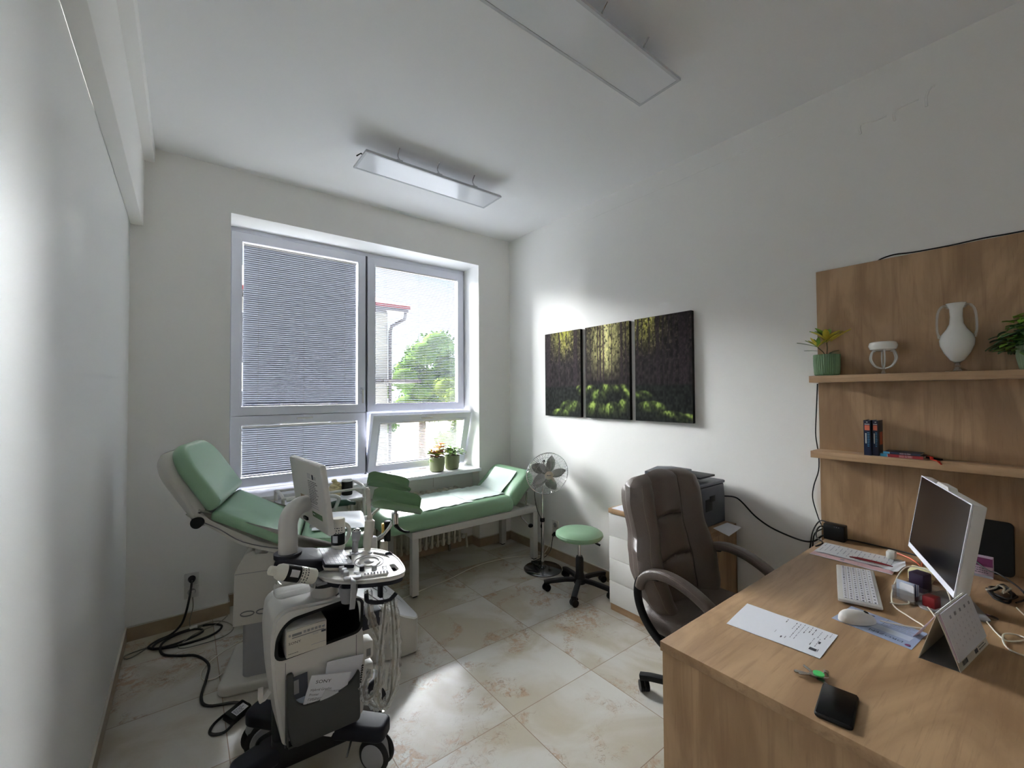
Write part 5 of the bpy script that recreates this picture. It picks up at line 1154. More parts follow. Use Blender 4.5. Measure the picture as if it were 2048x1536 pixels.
Mb1 = frame((.385, 1.745, .802), (.52, -.60, .60), (0, .72, .70))
bd = V(-.135, -.008, .058).normalized(); zx = V(0, -1, .25); Mg = Matrix((zx.cross(bd).cross(bd).normalized() * -1, V(0, 0, 0), bd)).transposed().to_4x4()
xa = (zx - bd * zx.dot(bd)).normalized(); ya = bd.cross(xa); Mg = Matrix((xa, ya, bd)).transposed().to_4x4(); Mg.translation = V(.395, 1.742, .812)
gel_bottle(Mg, 'white gel bottle lying tilted in the side basket of the ultrasound machine')
def up_bottle():
    M = TR(.540, 1.965, .785, rz=-130) @ Matrix.Rotation(math.pi, 4, 'X') @ Matrix.Translation((0, 0, -.170)); gel_bottle(M, 'white gel bottle standing upside down behind the ultrasound keyboard')
up_bottle()
def probes():
    t = thing('ultrasound_probe', 'long slender white ultrasound probe standing at the back of the console', 'ultrasound probe', (0.668, 1.915, .803), group='ultrasound probes on the console')
    MB().tube([(0.656, 1.93, .800), (0.658, 1.93, .85), (0.666, 1.93, .90), (0.668, 1.935, .94), (0.666, 1.938, .97), (0.662, 1.94, 1.04), (0.660, 1.942, 1.075)], [.014, .019, .022, .0215, .013, .0095, .010, .0105, .006], 'offwhite', 16, sm=5).build('handle', t, world=True)
    t = thing('ultrasound_probe', 'short rounded grey white ultrasound probe beside the upside down bottle', 'ultrasound probe', (0.603, 1.935, .803), group='ultrasound probes on the console')
    MB().tube([(0.600, 1.925, .800), (0.601, 1.925, .835), (0.604, 1.926, .86), (0.606, 1.926, .885), (0.606, 1.926, .900)], [.014, .013, .013, .017, .020, .019, .012], 'mid_grey', 16, sm=5).build('handle', t, world=True)
    MB().sph((0.606, 1.925, .897), (.0165, .014, .010), 'steel').build('lens', t, world=True)
    t = thing('ultrasound_probe', 'flat grey ultrasound probe hanging over the near edge of the console', 'ultrasound probe', (.505, 1.63, .80), group='ultrasound probes on the console')
    MB(frame((.505, 1.650, .803), (.95, -.31, 0), (.31, .95, 0))).pillow(rpoly([(-.030, -.014), (.030, -.014), (.034, .014), (-.034, .016)], .012, 4), .010, .004, 'mid_grey').build('head', t, world=True)
    MB().tube([(.505, 1.645, .808), (.500, 1.622, .806), (.497, 1.612, .79), (.493, 1.606, .74), (.490, 1.606, .715)], 1, 'mid_grey', sec=rrect(-.010, -.003, .010, .003, .002, 2), sm=3, up=(0, -1, .3)).build('strap', t, world=True)
probes()
def sleeves():
    rn = random.Random(9)
    def cable(pts, label, crinkle=True, seed=1):
        rr = random.Random(seed); c = pts[0]; t = thing('probe_cable', label, 'cable', c, group='probe cables in clear plastic sleeves')
        MB().tube(pts, .004, 'clear_plastic' if not crinkle else 'cable_grey', 7, sm=6).build('lead', t, world=True)
        P = spline(pts, 7); m = MB(); vs = []; n = 9
        rings = [[(math.cos(2 * math.pi * k / n), math.sin(2 * math.pi * k / n)) for k in range(n)] for _ in P]
        m2 = MB(); nrm = None
        for i, p in enumerate(P):
            tt = (P[min(i + 1, len(P) - 1)] - P[max(i - 1, 0)]).normalized(); a = V(0, -1, 0) if abs(tt.y) < .9 else V(1, 0, 0); nx = (a - tt * a.dot(tt)).normalized(); by = tt.cross(nx)
            for x, y in rings[i]: q = rr.uniform(.010, .019); vs.append(p + nx * x * q + by * y * q)
        fs = [(i * n + k, i * n + (k + 1) % n, (i + 1) * n + (k + 1) % n, (i + 1) * n + k) for i in range(len(P) - 1) for k in range(n)]
        m.add(vs, fs, 'clear_plastic').build('sleeve', t, world=True, angle=15)
    cable([(.548, 1.612, .765), (.560, 1.610, .66), (.590, 1.606, .56), (.600, 1.604, .45), (.585, 1.605, .385), (.545, 1.615, .36), (.545, 1.64, .39), (.575, 1.655, .44)], 'probe cable in a crumpled clear sleeve nearest the machine body', True, 2)
    cable([(.612, 1.592, .715), (.598, 1.590, .60), (.585, 1.590, .47), (.582, 1.592, .36), (.605, 1.596, .318), (.632, 1.592, .36), (.640, 1.588, .50), (.636, 1.586, .64), (.628, 1.588, .715)], 'probe cable hanging in a long narrow loop in a clear sleeve from the cable hook', True, 5)
    cable([(.640, 1.588, .72), (.655, 1.592, .60), (.660, 1.596, .47), (.645, 1.60, .36), (.60, 1.61, .315), (.565, 1.63, .33), (.545, 1.67, .38)], 'probe cable in a clear sleeve farthest right on the cable hook', True, 7)
sleeves()
# ------------------------------------------------------------ desk
def desk():
    t = thing('desk', 'oak effect desk filling the lower right of the room', 'desk', (1.9, .1, 0))
    x0, x1, y0, y1 = 1.143, 2.659, -.62, .762
    MB().box((x0, y0, .722), (x1, y1, .75), 'wood_x', .0012).build('desktop', t, world=True)
    MB().box((x0 + .006, y0 + .004, 0), (x0 + .024, y1 - .004, .722), 'wood_z', .001).build('side_panel', t, world=True)
    MB().box((x1 - .03, y0 + .004, 0), (x1 - .012, y1 - .30, .722), 'wood_z', .001).build('side_panel', t, world=True)
    MB().box((x0 + .024, .02, .25), (x1 - .03, .038, .722), 'wood_x', .001).build('back_panel', t, world=True)
desk()

# ------------------------------------------------------------ office chair (local: forward = -y)
def office_chair():
    c = V(1.968, 1.03, 0); t = thing('office_chair', 'brown leather high back office chair behind the desk', 'chair', tuple(c), rz=0)
    star_base(t, c, .318, 113, 'dark_plastic', .09, [30, 15, 60, -20, 80])
    MB().cyl(c + V(0, 0, .08), c + V(0, 0, .26), .03, 'dark_plastic', 18).cyl(c + V(0, 0, .25), c + V(0, 0, .37), .016, 'steel', 14).build('column', t, world=True)
    MB().box((c.x - .10, c.y - .12, .365), (c.x + .10, c.y + .12, .40), 'black', .01).build('seat_mechanism', t, world=True)
    def prof(t_, keys):
        for (a, b), (d, e) in zip(keys, keys[1:]):
            if t_ <= d: k = (t_ - a) / (d - a); k = k * k * (3 - 2 * k); return b + (e - b) * k
        return keys[-1][1]
    wk = [(0, .235), (.12, .275), (.30, .305), (.42, .290), (.58, .262), (.80, .275), (.93, .262), (.98, .235), (1, .19)]
    zb, zt_ = .47, 1.085
    def spine(v): return c.y + .175 + .115 * v ** 1.1 + .02 * math.sin(v * math.pi)
    def front(u, v):
        s = (u - .5) * 2; hw = prof(v, wk); a = abs(s); d = 0
        if a < .47:
            q = a / .47; seam = 1
            for sv in (.34, .66): seam *= 1 - .75 * math.exp(-((v - sv + .02 * q) / .022) ** 2)
            d = .030 * (1 - q ** 4) * seam + .004
        else:
            q = (a - .47) / .53; d = .062 * math.sin(math.pi * min(1, q * .94 + .02)) ** .7 * (1 if v < .86 else 1 - (v - .86) * 3.0)
        edge = min(1, (1 - a) / .07) ** .5; top = min(1, (1 - v) / .045) ** .5 if v > .9 else 1
        curve = .045 * a * a * (1 - .5 * v)
        return V(c.x + s * hw, spine(v) - curve - (.028 + d) * edge * top, zb + (zt_ - zb) * v + (.012 * (1 - (a / .47) ** 2) if v > .93 and a < .47 else 0))
    def back(u, v):
        s = (u - .5) * 2; hw = prof(v, wk); a = abs(s); edge = min(1, (1 - a) / .10) ** .5; top = min(1, (1 - v) / .05) ** .5
        return V(c.x + s * hw, spine(v) - .045 * a * a * (1 - .5 * v) + .045 * edge * top, zb + (zt_ - zb) * v)
    nu, nv = 48, 64; m = MB()
    vs = [front(i / nu, j / nv) for j in range(nv + 1) for i in range(nu + 1)] + [back(i / nu, j / nv) for j in range(nv + 1) for i in range(nu + 1)]
    W_ = nu + 1; o = W_ * (nv + 1); fs = []
    for j in range(nv):
        for i in range(nu):
            a = j * W_ + i; fs.append((a, a + 1, a + W_ + 1, a + W_)); fs.append((o + a, o + a + W_, o + a + W_ + 1, o + a + 1))
    rim = [i for i in range(W_)] + [j * W_ + nu for j in range(1, nv + 1)] + [nv * W_ + i for i in range(nu - 1, -1, -1)] + [j * W_ for j in range(nv - 1, 0, -1)]
    for k in range(len(rim)): a, b = rim[k], rim[(k + 1) % len(rim)]; fs.append((a, o + a, o + b, b))
    m.add(vs, fs, 'brown_leather').build('backrest', t, world=True, angle=75)
    st = MB()
    for u in (.265, .735):
        pts = [front(u, .06 + .88 * k / 24) + V(0, -.0005, 0) for k in range(25)]; st.tube(pts, .0022, 'seam', 5)
    for v in (.34, .66): st.tube([front(.27 + .46 * k / 14, v - .02 * abs(k / 7 - 1)) + V(0, .0005, 0) for k in range(15)], .0022, 'seam', 5)
    for u in (.035, .965): st.tube([front(u, .05 + .9 * k / 24) for k in range(25)], .0016, 'stitch', 5)
    st.build('piping', t, world=True)
    # rear pad
    def rear(u, v):
        s = (u - .5) * 2; vv = .04 + .90 * v; hw = prof(vv, wk) * .93; a = abs(s); e = (min(1, (1 - a) / .12) * min(1, (1 - v) / .05) * min(1, v / .05 + .02)) ** .5
        return V(c.x + s * hw, spine(vv) - .045 * a * a * (1 - .5 * vv) + .028 + .060 * e, zb + (zt_ - zb) * vv)
    MB().grid(rear, 24, 30, 'brown_leather').build('rear_pad', t, world=True, angle=70)
    # seat
    MB().pillow(rrect(c.x - .262, c.y - .27, c.x + .262, c.y + .225, [.09, .09, .05, .05], 6), .105, .048, 'brown_leather', TR(0, 0, .388), dome=.012).build('seat', t, world=True)
    MB().pillow(rrect(c.x - .235, c.y - .24, c.x + .235, c.y + .20, .05, 5), .03, .01, 'black', TR(0, 0, .368)).build('seat_pan', t, world=True)
    # arm loops with padded tops
    for s in (-1, 1):
        x = c.x + s * .283; Y = lambda y: c.y + y
        arc = [(x, Y(.19), .600), (x, Y(.175), .640), (x, Y(.135), .675), (x, Y(.07), .690), (x, Y(.0), .684), (x, Y(-.07), .662), (x, Y(-.14), .625), (x, Y(-.20), .575), (x, Y(-.24), .52)]
        MB().tube(arc, 1, 'brown_leather', sec=rrect(-.030, -.022, .030, .020, .018, 4), sm=6, up=(0, .1, 1)).build('arm_pad', t, world=True)
        if True:
            q = MB(); P = spline(arc, 6)
            for e in (-.026,): q.tube([p + V(e, 0, .012) for p in P[3:]], .0016, 'stitch', 5)
            q.tube([p + V(.026, 0, .012) for p in P[3:]], .0016, 'stitch', 5); q.build('arm_stitching', t, world=True)
        loop = [(x, Y(-.24), .52), (x, Y(-.245), .45), (x, Y(-.19), .385), (x, Y(-.08), .360), (x, Y(.04), .372), (x, Y(.12), .41), (x, Y(.18), .475), (x, Y(.207), .55), (x, Y(.200), .62), (x, Y(.165), .660), (x, Y(.10), .672)]
        MB().tube(loop, 1, 'dark_plastic', sec=rrect(-.017, -.014, .017, .014, .009, 3), sm=6, up=(1, 0, 0)).build('arm_frame', t, world=True)
        MB().box((min(x, x - s * .05), Y(-.10), .355), (max(x, x - s * .05), Y(.04), .385), 'black', .006).build('arm_bracket', t, world=True)
office_chair()

# ------------------------------------------------------------ things on the desk
DZ = .75
def desk_monitor():
    Nb, Fb = V(1.867, .222, .866), V(2.353, .406, .866); h = (Fb - Nb).normalized(); nrm = V(-h.y, h.x, 0)
    up = (V(0, 0, 1) * .291 - nrm * .046); M = frame(Nb, Fb - Nb, up); L = (Fb - Nb).length; Hh = up.length
    base = V(2.13, .262, DZ); t = thing('computer', 'white all in one desktop computer with dark screen on the desk', 'computer', tuple(base))
    sg = 1 if Vector(M.col[2].to_3d()).dot(nrm) > 0 else -1
    Z = lambda a, b: (min(sg * a, sg * b), max(sg * a, sg * b))
    z = Z(-.034, -.004); MB(M).box((0, 0, z[0]), (L, Hh, z[1]), 'machine_white', .004).build('housing', t, world=True)
    z = Z(-.004, .0); fr = MB(M).prism([(0, 0), (L, 0), (L, Hh), (0, Hh)], z[0], z[1], 'paper', holes=[[(.004, .018), (L - .004, .018), (L - .004, Hh - .004), (.004, Hh - .004)]]); fr.build('bezel', t, world=True)
    z = Z(-.004, -.0012); MB(M).box((.004, .018, z[0]), (L - .004, Hh - .004, z[1]), 'screen').build('screen', t, world=True)
    z = Z(-.026, -.002); MB(M).prism(rpoly([(L * .40, Hh - .002), (L * .66, Hh - .002), (L * .63, Hh + .010), (L * .43, Hh + .010)], .004, 3), z[0], z[1], 'machine_white').build('camera_housing', t, world=True)
    mid = (Nb + Fb) / 2
    MB().tube([mid - nrm * .045 + V(0, 0, .15), mid - nrm * .085 + V(0, 0, .02), mid - nrm * .09 + V(0, 0, -.106)], 1, 'mid_grey', sec=rrect(-.04, -.006, .04, .006, .004, 2), up=tuple(nrm)).build('stand', t, world=True)
    MB(frame(mid - nrm * .045 + V(0, 0, DZ - mid.z), h, nrm)).pillow(rrect(-.10, -.085, .10, .085, .02, 4), .006, .002, 'mid_grey').build('stand_foot', t, world=True)
desk_monitor()
def keyboard():
    a, b, c_ = V(1.845, .508, DZ + .004), V(2.200, .609, DZ + .004), V(1.880, .392, DZ + .010); x = b - a
    M = frame(a, x, V(x.y, -x.x, .006) * 1.0); yv = Vector(M.col[1].to_3d())
    t = thing('keyboard', 'white wired keyboard lying on the desk', 'keyboard', tuple((a + b) / 2)); L, Wd = x.length, .122
    s = 1 if Vector(M.col[2].to_3d()).z > 0 else -1
    b0 = lambda z0, z1: (min(s * z0, s * z1), max(s * z0, s * z1))
    z = b0(0, .012); MB(M).box((0, 0, z[0]), (L, Wd, z[1]), 'machine_white', .004).build('case', t, world=True)
    rows = [18, 17, 16, 15, 15, 12]; k = MB(M); pr = MB(M); rn = random.Random(3); z = b0(.012, .0145)
    for r in range(6):
        y = .016 + r * .0162; x_ = .010; n = rows[r]; w_ = (L - .02) / n
        for i in range(n):
            k.box((x_ + i * w_ + .001, y, z[0]), (x_ + (i + 1) * w_ - .0012, y + .0138, z[1]), 'white_glossy_key', .0006, seg=1)
            pr.box((x_ + i * w_ + .003, y + .004, min(s * .0145, s * .0147)), (x_ + i * w_ + .003 + rn.uniform(.003, .008), y + .009, max(s * .0145, s * .0147)), 'ink')
    k.build('keys', t, world=True); pr.build('key_print', t, world=True)
    MB().tube([(1.965, .390, DZ + .008), (1.985, .365, DZ + .006), (2.02, .350, DZ + .005), (2.07, .368, DZ + .005), (2.11, .385, DZ + .005), (2.08, .33, DZ + .005), (1.99, .287, DZ + .006), (1.93, .262, DZ + .005), (1.98, .235, DZ + .005), (2.08, .20, DZ + .005)], .0024, 'cable_white', 6, sm=6).build('cord', t, world=True)
keyboard()
def mouse():
    M = TR(1.738, .428, DZ + .0025, rz=-44)
    t = thing('mouse', 'white computer mouse on the blue leaflet', 'mouse', (1.738, .428, DZ))
    def G(u, v):
        a = u * 2 * math.pi; r = math.sin(v * math.pi / 2); L, w_ = .055, .029 * (1 - .12 * math.cos(a)); hgt = .034 * math.cos(v * math.pi / 2) ** .75
        return (L * r * math.cos(a), w_ * r * math.sin(a), hgt * (1 - .18 * r * math.cos(a)) + .001)
    vs = MB(M).grid(G, 28, 12, 'machine_white'); vs.prism([(.0545 * math.cos(k * .2244), .0288 * (1 - .12 * math.cos(k * .2244)) * math.sin(k * .2244)) for k in range(28)], 0, .002, 'mid_grey'); vs.build('shell', t, world=True, angle=60)
    MB(M).cyl((.026, -.004, .0265), (.026, .004, .0265), .0065, 'black', 14).build('scroll_wheel', t, world=True)
    MB().tube([(1.782, .380, DZ + .010), (1.81, .33, DZ + .006), (1.850, .285, DZ + .005), (1.90, .33, DZ + .005), (1.97, .385, DZ + .006), (2.09, .40, DZ + .04), (2.16, .38, DZ + .085), (2.17, .33, DZ + .092), (2.10, .28, DZ + .095), (2.055, .255, DZ + .06), (2.05, .24, DZ + .01), (2.12, .20, DZ + .006)], .0022, 'cable_white', 6, sm=6).build('cord', t, world=True)
mouse()
def p_leaf(m, P):
    o = P(0, 0); ex = P(1, 0) - o; ey = P(0, 1) - o; nz = ex.cross(ey)
    if nz.z < 0: M = frame(o, ex, ey) @ Matrix.Scale(-1, 4, (0, 0, 1))
    M = frame(o, ex, ey); s = 1 if Vector(M.col[2].to_3d()).z > 0 else -1; d = lambda k: TR(0, 0, s * k); L, Wd = ex.length, ey.length
    m.quad(.004, Wd * .32, L - .02, Wd * .55, 'leaflet_pale', M @ d(.0001)); m.quad(.10, Wd * .60, L - .006, Wd * .98, 'logo_navy', M @ d(.0001)).quad(.101, Wd * .605, L - .007, Wd * .975, 'leaflet_blue', M @ d(.0002))
    m.lines(.10, Wd * .62, L - .01, Wd * .95, 4, 'ink_light', M @ d(.0003), .25, 3)
    return M, s, L, Wd
def leaflet():
    pts = [(1.700, .487), (1.672, .287), (1.823, .276), (1.848, .470)]
    def pr(m, P):
        M, s, L, Wd = p_leaf(m, P)
        T = M @ TR(L * .62, Wd * .07, s * .0005)
        m.text('DROZEN', .0165, 'logo_navy', M @ TR(L * .87, Wd * .21, .0006, rz=180), 'LEFT', 1.25)
        m.add([tuple((M @ Vector((L * .93 + .007 * math.cos(k * .52), Wd * .12 + .007 * math.sin(k * .52), s * .0006)))) for k in range(12)], [tuple(range(12))], 'magenta')
        for x in (.03, .06, .09): m.quad(L * x, Wd * .30, L * (x + .02), Wd * .36, 'logo_navy', M @ TR(0, 0, s * .0004))
        m.quad(L * .04, Wd * .75, L * .30, Wd * .82, 'magenta', M @ TR(0, 0, s * .0004)).quad(L * .06, Wd * .86, L * .34, Wd * .90, 'logo_navy', M @ TR(0, 0, s * .0004))
    sheet('leaflet', pts, DZ, 'blue and white printed leaflet under the mouse', cat='leaflet', mt='leaflet_blue', printer=pr)
leaflet()
def a4():
    pts = [(1.393, .683), (1.416, .435), (1.595, .441), (1.581, .701)]
    def pr(m, P):
        def bar(u0, v0, u1, v1, mt): m.add([tuple(P(u0, v0, .0006)), tuple(P(u1, v0, .0006)), tuple(P(u1, v1, .0006)), tuple(P(u0, v1, .0006))], [(0, 1, 2, 3)], mt)
        rn = random.Random(6); cols = [(.50, .80, .93), (.60, .62, .92), (.64, .30, .92), (.68, .30, .95), (.72, .62, .95), (.76, .70, .95), (.80, .66, .95), (.84, .30, .60), (.86, .62, .92), (.89, .30, .62), (.92, .66, .90), (.95, .80, .95)]
        for u, v0, v1 in cols:
            v = v0
            while v < v1: e = v + rn.uniform(.02, .08); bar(u, v, u + .008, min(e, v1), rn.choice(['ink', 'ink_light', 'ink_light'])); v = e + rn.uniform(.012, .04)
        bar(.86, .16, .93, .24, 'ink'); bar(.935, .17, .945, .26, 'ink_light'); bar(.90, .44, .92, .52, 'ink'); bar(.48, .30, .485, .40, 'ink_light'); bar(.56, .20, .575, .26, 'ink'); bar(.60, .22, .61, .30, 'ink_light')
    sheet('paper', pts, DZ, 'white form with printed rows on the near left of the desk', printer=pr, curl=.0018, seed=4, nu=20)
a4()
def phone():
    M = TR(1.232, .346, DZ) @ Matrix.Rotation(R(9), 4, 'Z')
    t = thing('mobile_phone', 'black mobile phone lying face up on the desk', 'phone', (1.232, .346, DZ))
    MB(M).pillow(rrect(-.070, -.036, .070, .036, .010, 5), .010, .004, 'black').build('case', t, world=True)
    MB(M).box((-.0655, -.0325, .0098), (.0655, .0325, .0106), 'black_gloss', .006).build('screen', t, world=True)
phone()
def keys():
    o = V(1.322, .412, DZ); t = thing('key_ring', 'bunch of keys with a green plastic tag beside the phone', 'keys', tuple(o))
    MB().tube([o + V(.012 + .011 * math.cos(k * .4), -.010 + .011 * math.sin(k * .4), .006) for k in range(16)], .0011, 'chrome', 6, closed=True).build('ring', t, world=True)
    def key(ang, L, z, lift=0):
        M = TR(o.x, o.y, DZ + z, rz=ang, ry=-lift)
        m = MB(M); m.prism(circ(.010, 16, .010, 0), 0, .002, 'steel', holes=[circ(.003, 8, .005, 0)]); m.prism([(.018, -.0035), (L - .003, -.0035), (L, 0), (L - .003, .0035), (.018, .0035)], 0, .002, 'steel')
        for i in range(4): m.box((.026 + i * .006, -.005, .0002), (.029 + i * .006, -.003, .0018), 'steel')
        m.build('key', t, world=True)
    for a, L, z, l in ((112, .052, .001, 0), (128, .055, .0035, 3), (142, .05, .006, 3), (62, .045, .001, 2), (-125, .032, .001, 0)): key(a, L, z, l)
    MB().cyl(o + V(.002, -.002, .008), o + V(.002, -.002, .011), .0125, 'tag_green', 24).build('tag', t, world=True)
    MB().cyl(o + V(.025, -.012, .0), o + V(.025, -.012, .012), .006, 'chrome', 14).build('fob', t, world=True)
keys()
def calendar():
    t = thing('desk_calendar', 'tent shaped white desk calendar at the near edge of the computer', 'calendar', (1.74, .22, DZ))
    A, B = V(1.640, .186, DZ), V(1.890, .155, DZ); Cc, Dd2 = V(1.640, .262, DZ), V(1.80, .268, DZ); T1, T2 = V(1.636, .2285, .887), V(1.890, .198, .887)
    def card(a, b, c, d, mt, name, th=.0012, par=t):   # a,b bottom; c,d top
        n = (b - a).cross(c - a).normalized(); off = n * th
        vs = [a, b, d, c, a + off, b + off, d + off, c + off]
        return MB().add(vs, [(0, 1, 2, 3), (7, 6, 5, 4), (0, 4, 5, 1), (1, 5, 6, 2), (2, 6, 7, 3), (3, 7, 4, 0)], mt).build(name, par, world=True)
    card(A, B, T1, T2, 'offwhite', 'front_card'); card(V(1.640, .268, DZ), V(1.885, .240, DZ), T1, T2, 'offwhite', 'rear_card')
    fl = card(A + V(0, .0, .0008), B + V(0, 0, .0008), V(1.640, .268, DZ + .0008), V(1.885, .240, DZ + .0008), 'grey_plastic', 'floor_card', .0006)
    n = (B - A).cross(T1 - A).normalized(); n = n if n.y < 0 else -n
    M = frame(A + n * .0012, B - A, T1 - A); s = 1 if Vector(M.col[2].to_3d()).dot(n) > 0 else -1
    L = (B - A).length; H_ = (T1 - A).length
    if s < 0: M = frame(A + n * .0012, -(B - A), T1 - A) ; X0 = -L
    else: X0 = 0
    pg = MB(M); pg.box((X0 + .004, .022, 0), (X0 + L - .004, H_ - .002, .004), 'paper', .0005, seg=1).box((X0 + .0, .030, -.001), (X0 + L - .02, H_ - .004, .0030), 'lilac'); page = pg.build('pages', t, world=True)
    m = MB(M); rn = random.Random(8); Z = TR(0, 0, .0044)
    for i in range(5): m.box((X0 + .05 + i * .04, H_ - .026, .0044), (X0 + .062 + i * .04, H_ - .018, .0045), 'ink_light')
    for i in range(7):
        for j in range(5): m.text(str((i * 5 + j) % 31 + 1), .0075, 'ink_light', Z @ TR(X0 + .03 + i * .030, H_ - .042 - j * .014, 0))
    m.lines(X0 + .03, .006, X0 + .085, .018, 1, 'ink', TR(0, 0, .0006), .9, 4, 7).box((X0 + .135, .006, .0004), (X0 + .16, .016, .0006), 'ink').lines(X0 + .17, .005, X0 + .235, .017, 2, 'ink', TR(0, 0, .0006), .4, 4)
    m.build('print', page, world=True)
    b = MB()
    for i in range(34):
        p = T1 + (T2 - T1) * ((i + .5) / 34); b.tube([p + V(0, .004 * math.cos(k * 1.047), .004 * math.sin(k * 1.047) - .001) for k in range(6)], .0007, 'steel', 4, closed=True)
    b.build('wire_binding', t, world=True)
    card(V(1.765, .300, DZ), V(1.80, .290, DZ), V(1.660, .236, .870), V(1.70, .232, .872), 'lilac', 'flipped_page', .0006)
calendar()
def papers():
    def pr(m, P):
        def bar(u0, v0, u1, v1, mt, d=.0006): m.add([tuple(P(u0, v0, d)), tuple(P(u1, v0, d)), tuple(P(u1, v1, d)), tuple(P(u0, v1, d))], [(0, 1, 2, 3)], mt)
        bar(.0, .02, 1, .30, 'pink_paper'); 
        for i in range(4): bar(.16 + i * .22, .10, .21 + i * .22, .20, 'ink_light', .0008)
    sheet('paper', [(2.290, .735), (2.285, .445), (2.47, .455), (2.47, .735)], DZ, 'pink edged form at the bottom of the paper pile by the router', printer=pr, group='papers piled beside the router', curl=.002, seed=2)
    def pr2(m, P):
        rn = random.Random(4)
        for i in range(16):
            u = .04 + i * .058
            for k in range(5): v = rn.uniform(.1, .8); m.add([tuple(P(u, v, .0006)), tuple(P(u + .01, v, .0006)), tuple(P(u + .01, min(v + rn.uniform(.05, .25), .97), .0006)), tuple(P(u, min(v + .15, .97), .0006))], [(0, 1, 2, 3)], 'ink_light')
    sheet('paper', [(2.335, .728), (2.335, .440), (2.50, .450), (2.50, .735)], DZ + .004, 'printed sheet on top of the paper pile by the router', mt='lamp_frame', printer=pr2, group='papers piled beside the router', curl=.003, seed=5)
    sheet('paper', [(2.30, .480), (2.30, .432), (2.41, .425), (2.49, .44)], DZ + .009, 'crumpled white slip at the near end of the paper pile', group='papers piled beside the router', curl=.006, seed=9, nu=8, nv=8)
papers()
MB().tube([(2.345, .600, DZ + .0155), (2.350, .570, DZ + .016), (2.355, .50, DZ + .016), (2.352, .455, DZ + .0155)], [.002, .0055, .0055, .0045, .002], 'red', 8).build('pen', label='dark red pen lying on the paper pile', cat='pen', world=True, loc=(2.35, .53, DZ + .01))
def router():
    t = thing('router', 'black router box standing on the desk against the panel', 'router', (2.62, .725, DZ))
    MB().box((2.585, .680, DZ), (2.640, .768, DZ + .078), 'black', .005).build('housing', t, world=True)
    b = MB()
    for i in range(3): b.box((2.5845, .70 + i * .009, DZ + .068), (2.5852, .704 + i * .009, DZ + .071), 'steel')
    b.build('status_light', t, world=True)
    for pts in ([(2.63, .768, .80), (2.62, .79, .80), (2.60, .80, .78), (2.56, .79, .757), (2.50, .745, .754), (2.42, .75, .753)],
                [(2.64, .76, .82), (2.65, .80, .82), (2.64, .83, .76), (2.63, .84, .68), (2.64, .86, .60)],
                [(2.64, .765, .79), (2.655, .79, .78), (2.662, .83, .74), (2.66, .84, .66)],
                [(2.62, .70, .757), (2.645, .66, .756), (2.64, .58, .757), (2.64, .50, .756), (2.62, .42, .757), (2.58, .36, .757), (2.52, .34, .757)]):
        MB().tube(pts, .0035, 'black_rubber', 6, sm=5).build('cord', t, world=True)
router()
MB().tube([(2.60, .50, .757), (2.56, .44, .757), (2.50, .40, .757), (2.44, .38, .757), (2.38, .37, .80)], .003, 'orange', 6, sm=4).build('cable', label='orange cable on the desk behind the paper pile', cat='cable', world=True, loc=(2.5, .42, DZ))
MB().box((2.465, .470, DZ + .012), (2.505, .500, DZ + .042), 'machine_white', .004).box((2.472, .475, DZ), (2.498, .495, DZ + .012), 'machine_white').build('adapter', label='small white plug adapter beside the paper pile', cat='adapter', world=True, loc=(2.485, .485, DZ))
def organizer():
    a = -66; M = TR(2.13, .338, DZ, rz=-17)
    t = thing('desk_organizer', 'clear plastic desk organizer under the computer screen', 'organizer', (2.13, .338, DZ))
    m = MB(M).box((-.10, -.035, 0), (.10, .035, .003), 'clear_plastic').box((-.10, .032, 0), (.10, .035, .045), 'clear_plastic').box((-.10, -.035, 0), (.10, -.032, .03), 'clear_plastic')
    for x in (-.10, -.02, .05, .097): m.box((x, -.032, 0), (x + .003, .032, .04), 'clear_plastic')
    m.build('tray', t, world=True)
    for i in range(7): MB(M).box((-.085 + i * .006, .0 - .02, .004), (-.0845 + i * .006 + .001, .028, .068 - i * .002), ['leaflet_pale', 'paper', 'leaflet_blue', 'logo_navy', 'paper', 'leaflet_blue', 'paper'][i]).build('card', label=['pale', 'white', 'blue', 'navy', 'white', 'blue', 'white'][i] + ' card %s in the desk organizer' % ['nearest the calendar', 'second from the calendar', 'third from the calendar', 'in the middle of the cards', 'behind the navy card', 'second behind the navy card', 'nearest the purple box'][i], cat='card', group='cards standing in the organizer', world=True, loc=tuple(M @ V(-.08 + i * .006, 0, 0)))
    MB(M).prism(rrect(-.028, .006, .014, .064, .006, 3), -.094, -.089, 'paper', M=Matrix(((0, 0, 1, 0), (1, 0, 0, 0), (0, 1, 0, 0), (0, 0, 0, 1)))).build('card_box', label='white rounded pack standing in the front of the desk organizer', cat='box', world=True, loc=tuple(M @ V(-.02, .007, 0)))
    MB(M).box((-.085, -.080, .002), (-.045, -.045, .042), 'red', .004).build('box', label='red plastic item beside the organizer under the screen corner', cat='box', world=True, loc=tuple(M @ V(-.05, -.06, 0)))
    MB(M).box((.02, .0, .004), (.075, .045, .072), 'purple', .004).build('box', label='dark purple box standing at the left end of the organizer', cat='box', world=True, loc=tuple(M @ V(.05, .02, 0)))
    MB(M).sph((.085, .055, .008), .007, 'chrome').build('bead', label='small shiny metal ball beside the purple box', cat='ball', world=True, loc=tuple(M @ V(.085, .055, 0)))
    MB().box((2.30, .33, DZ), (2.38, .40, DZ + .035), 'note_yellow', .002).build('note_pad', label='block of pale yellow notes behind the organizer', cat='note pad', world=True, loc=(2.34, .365, DZ))
organizer()
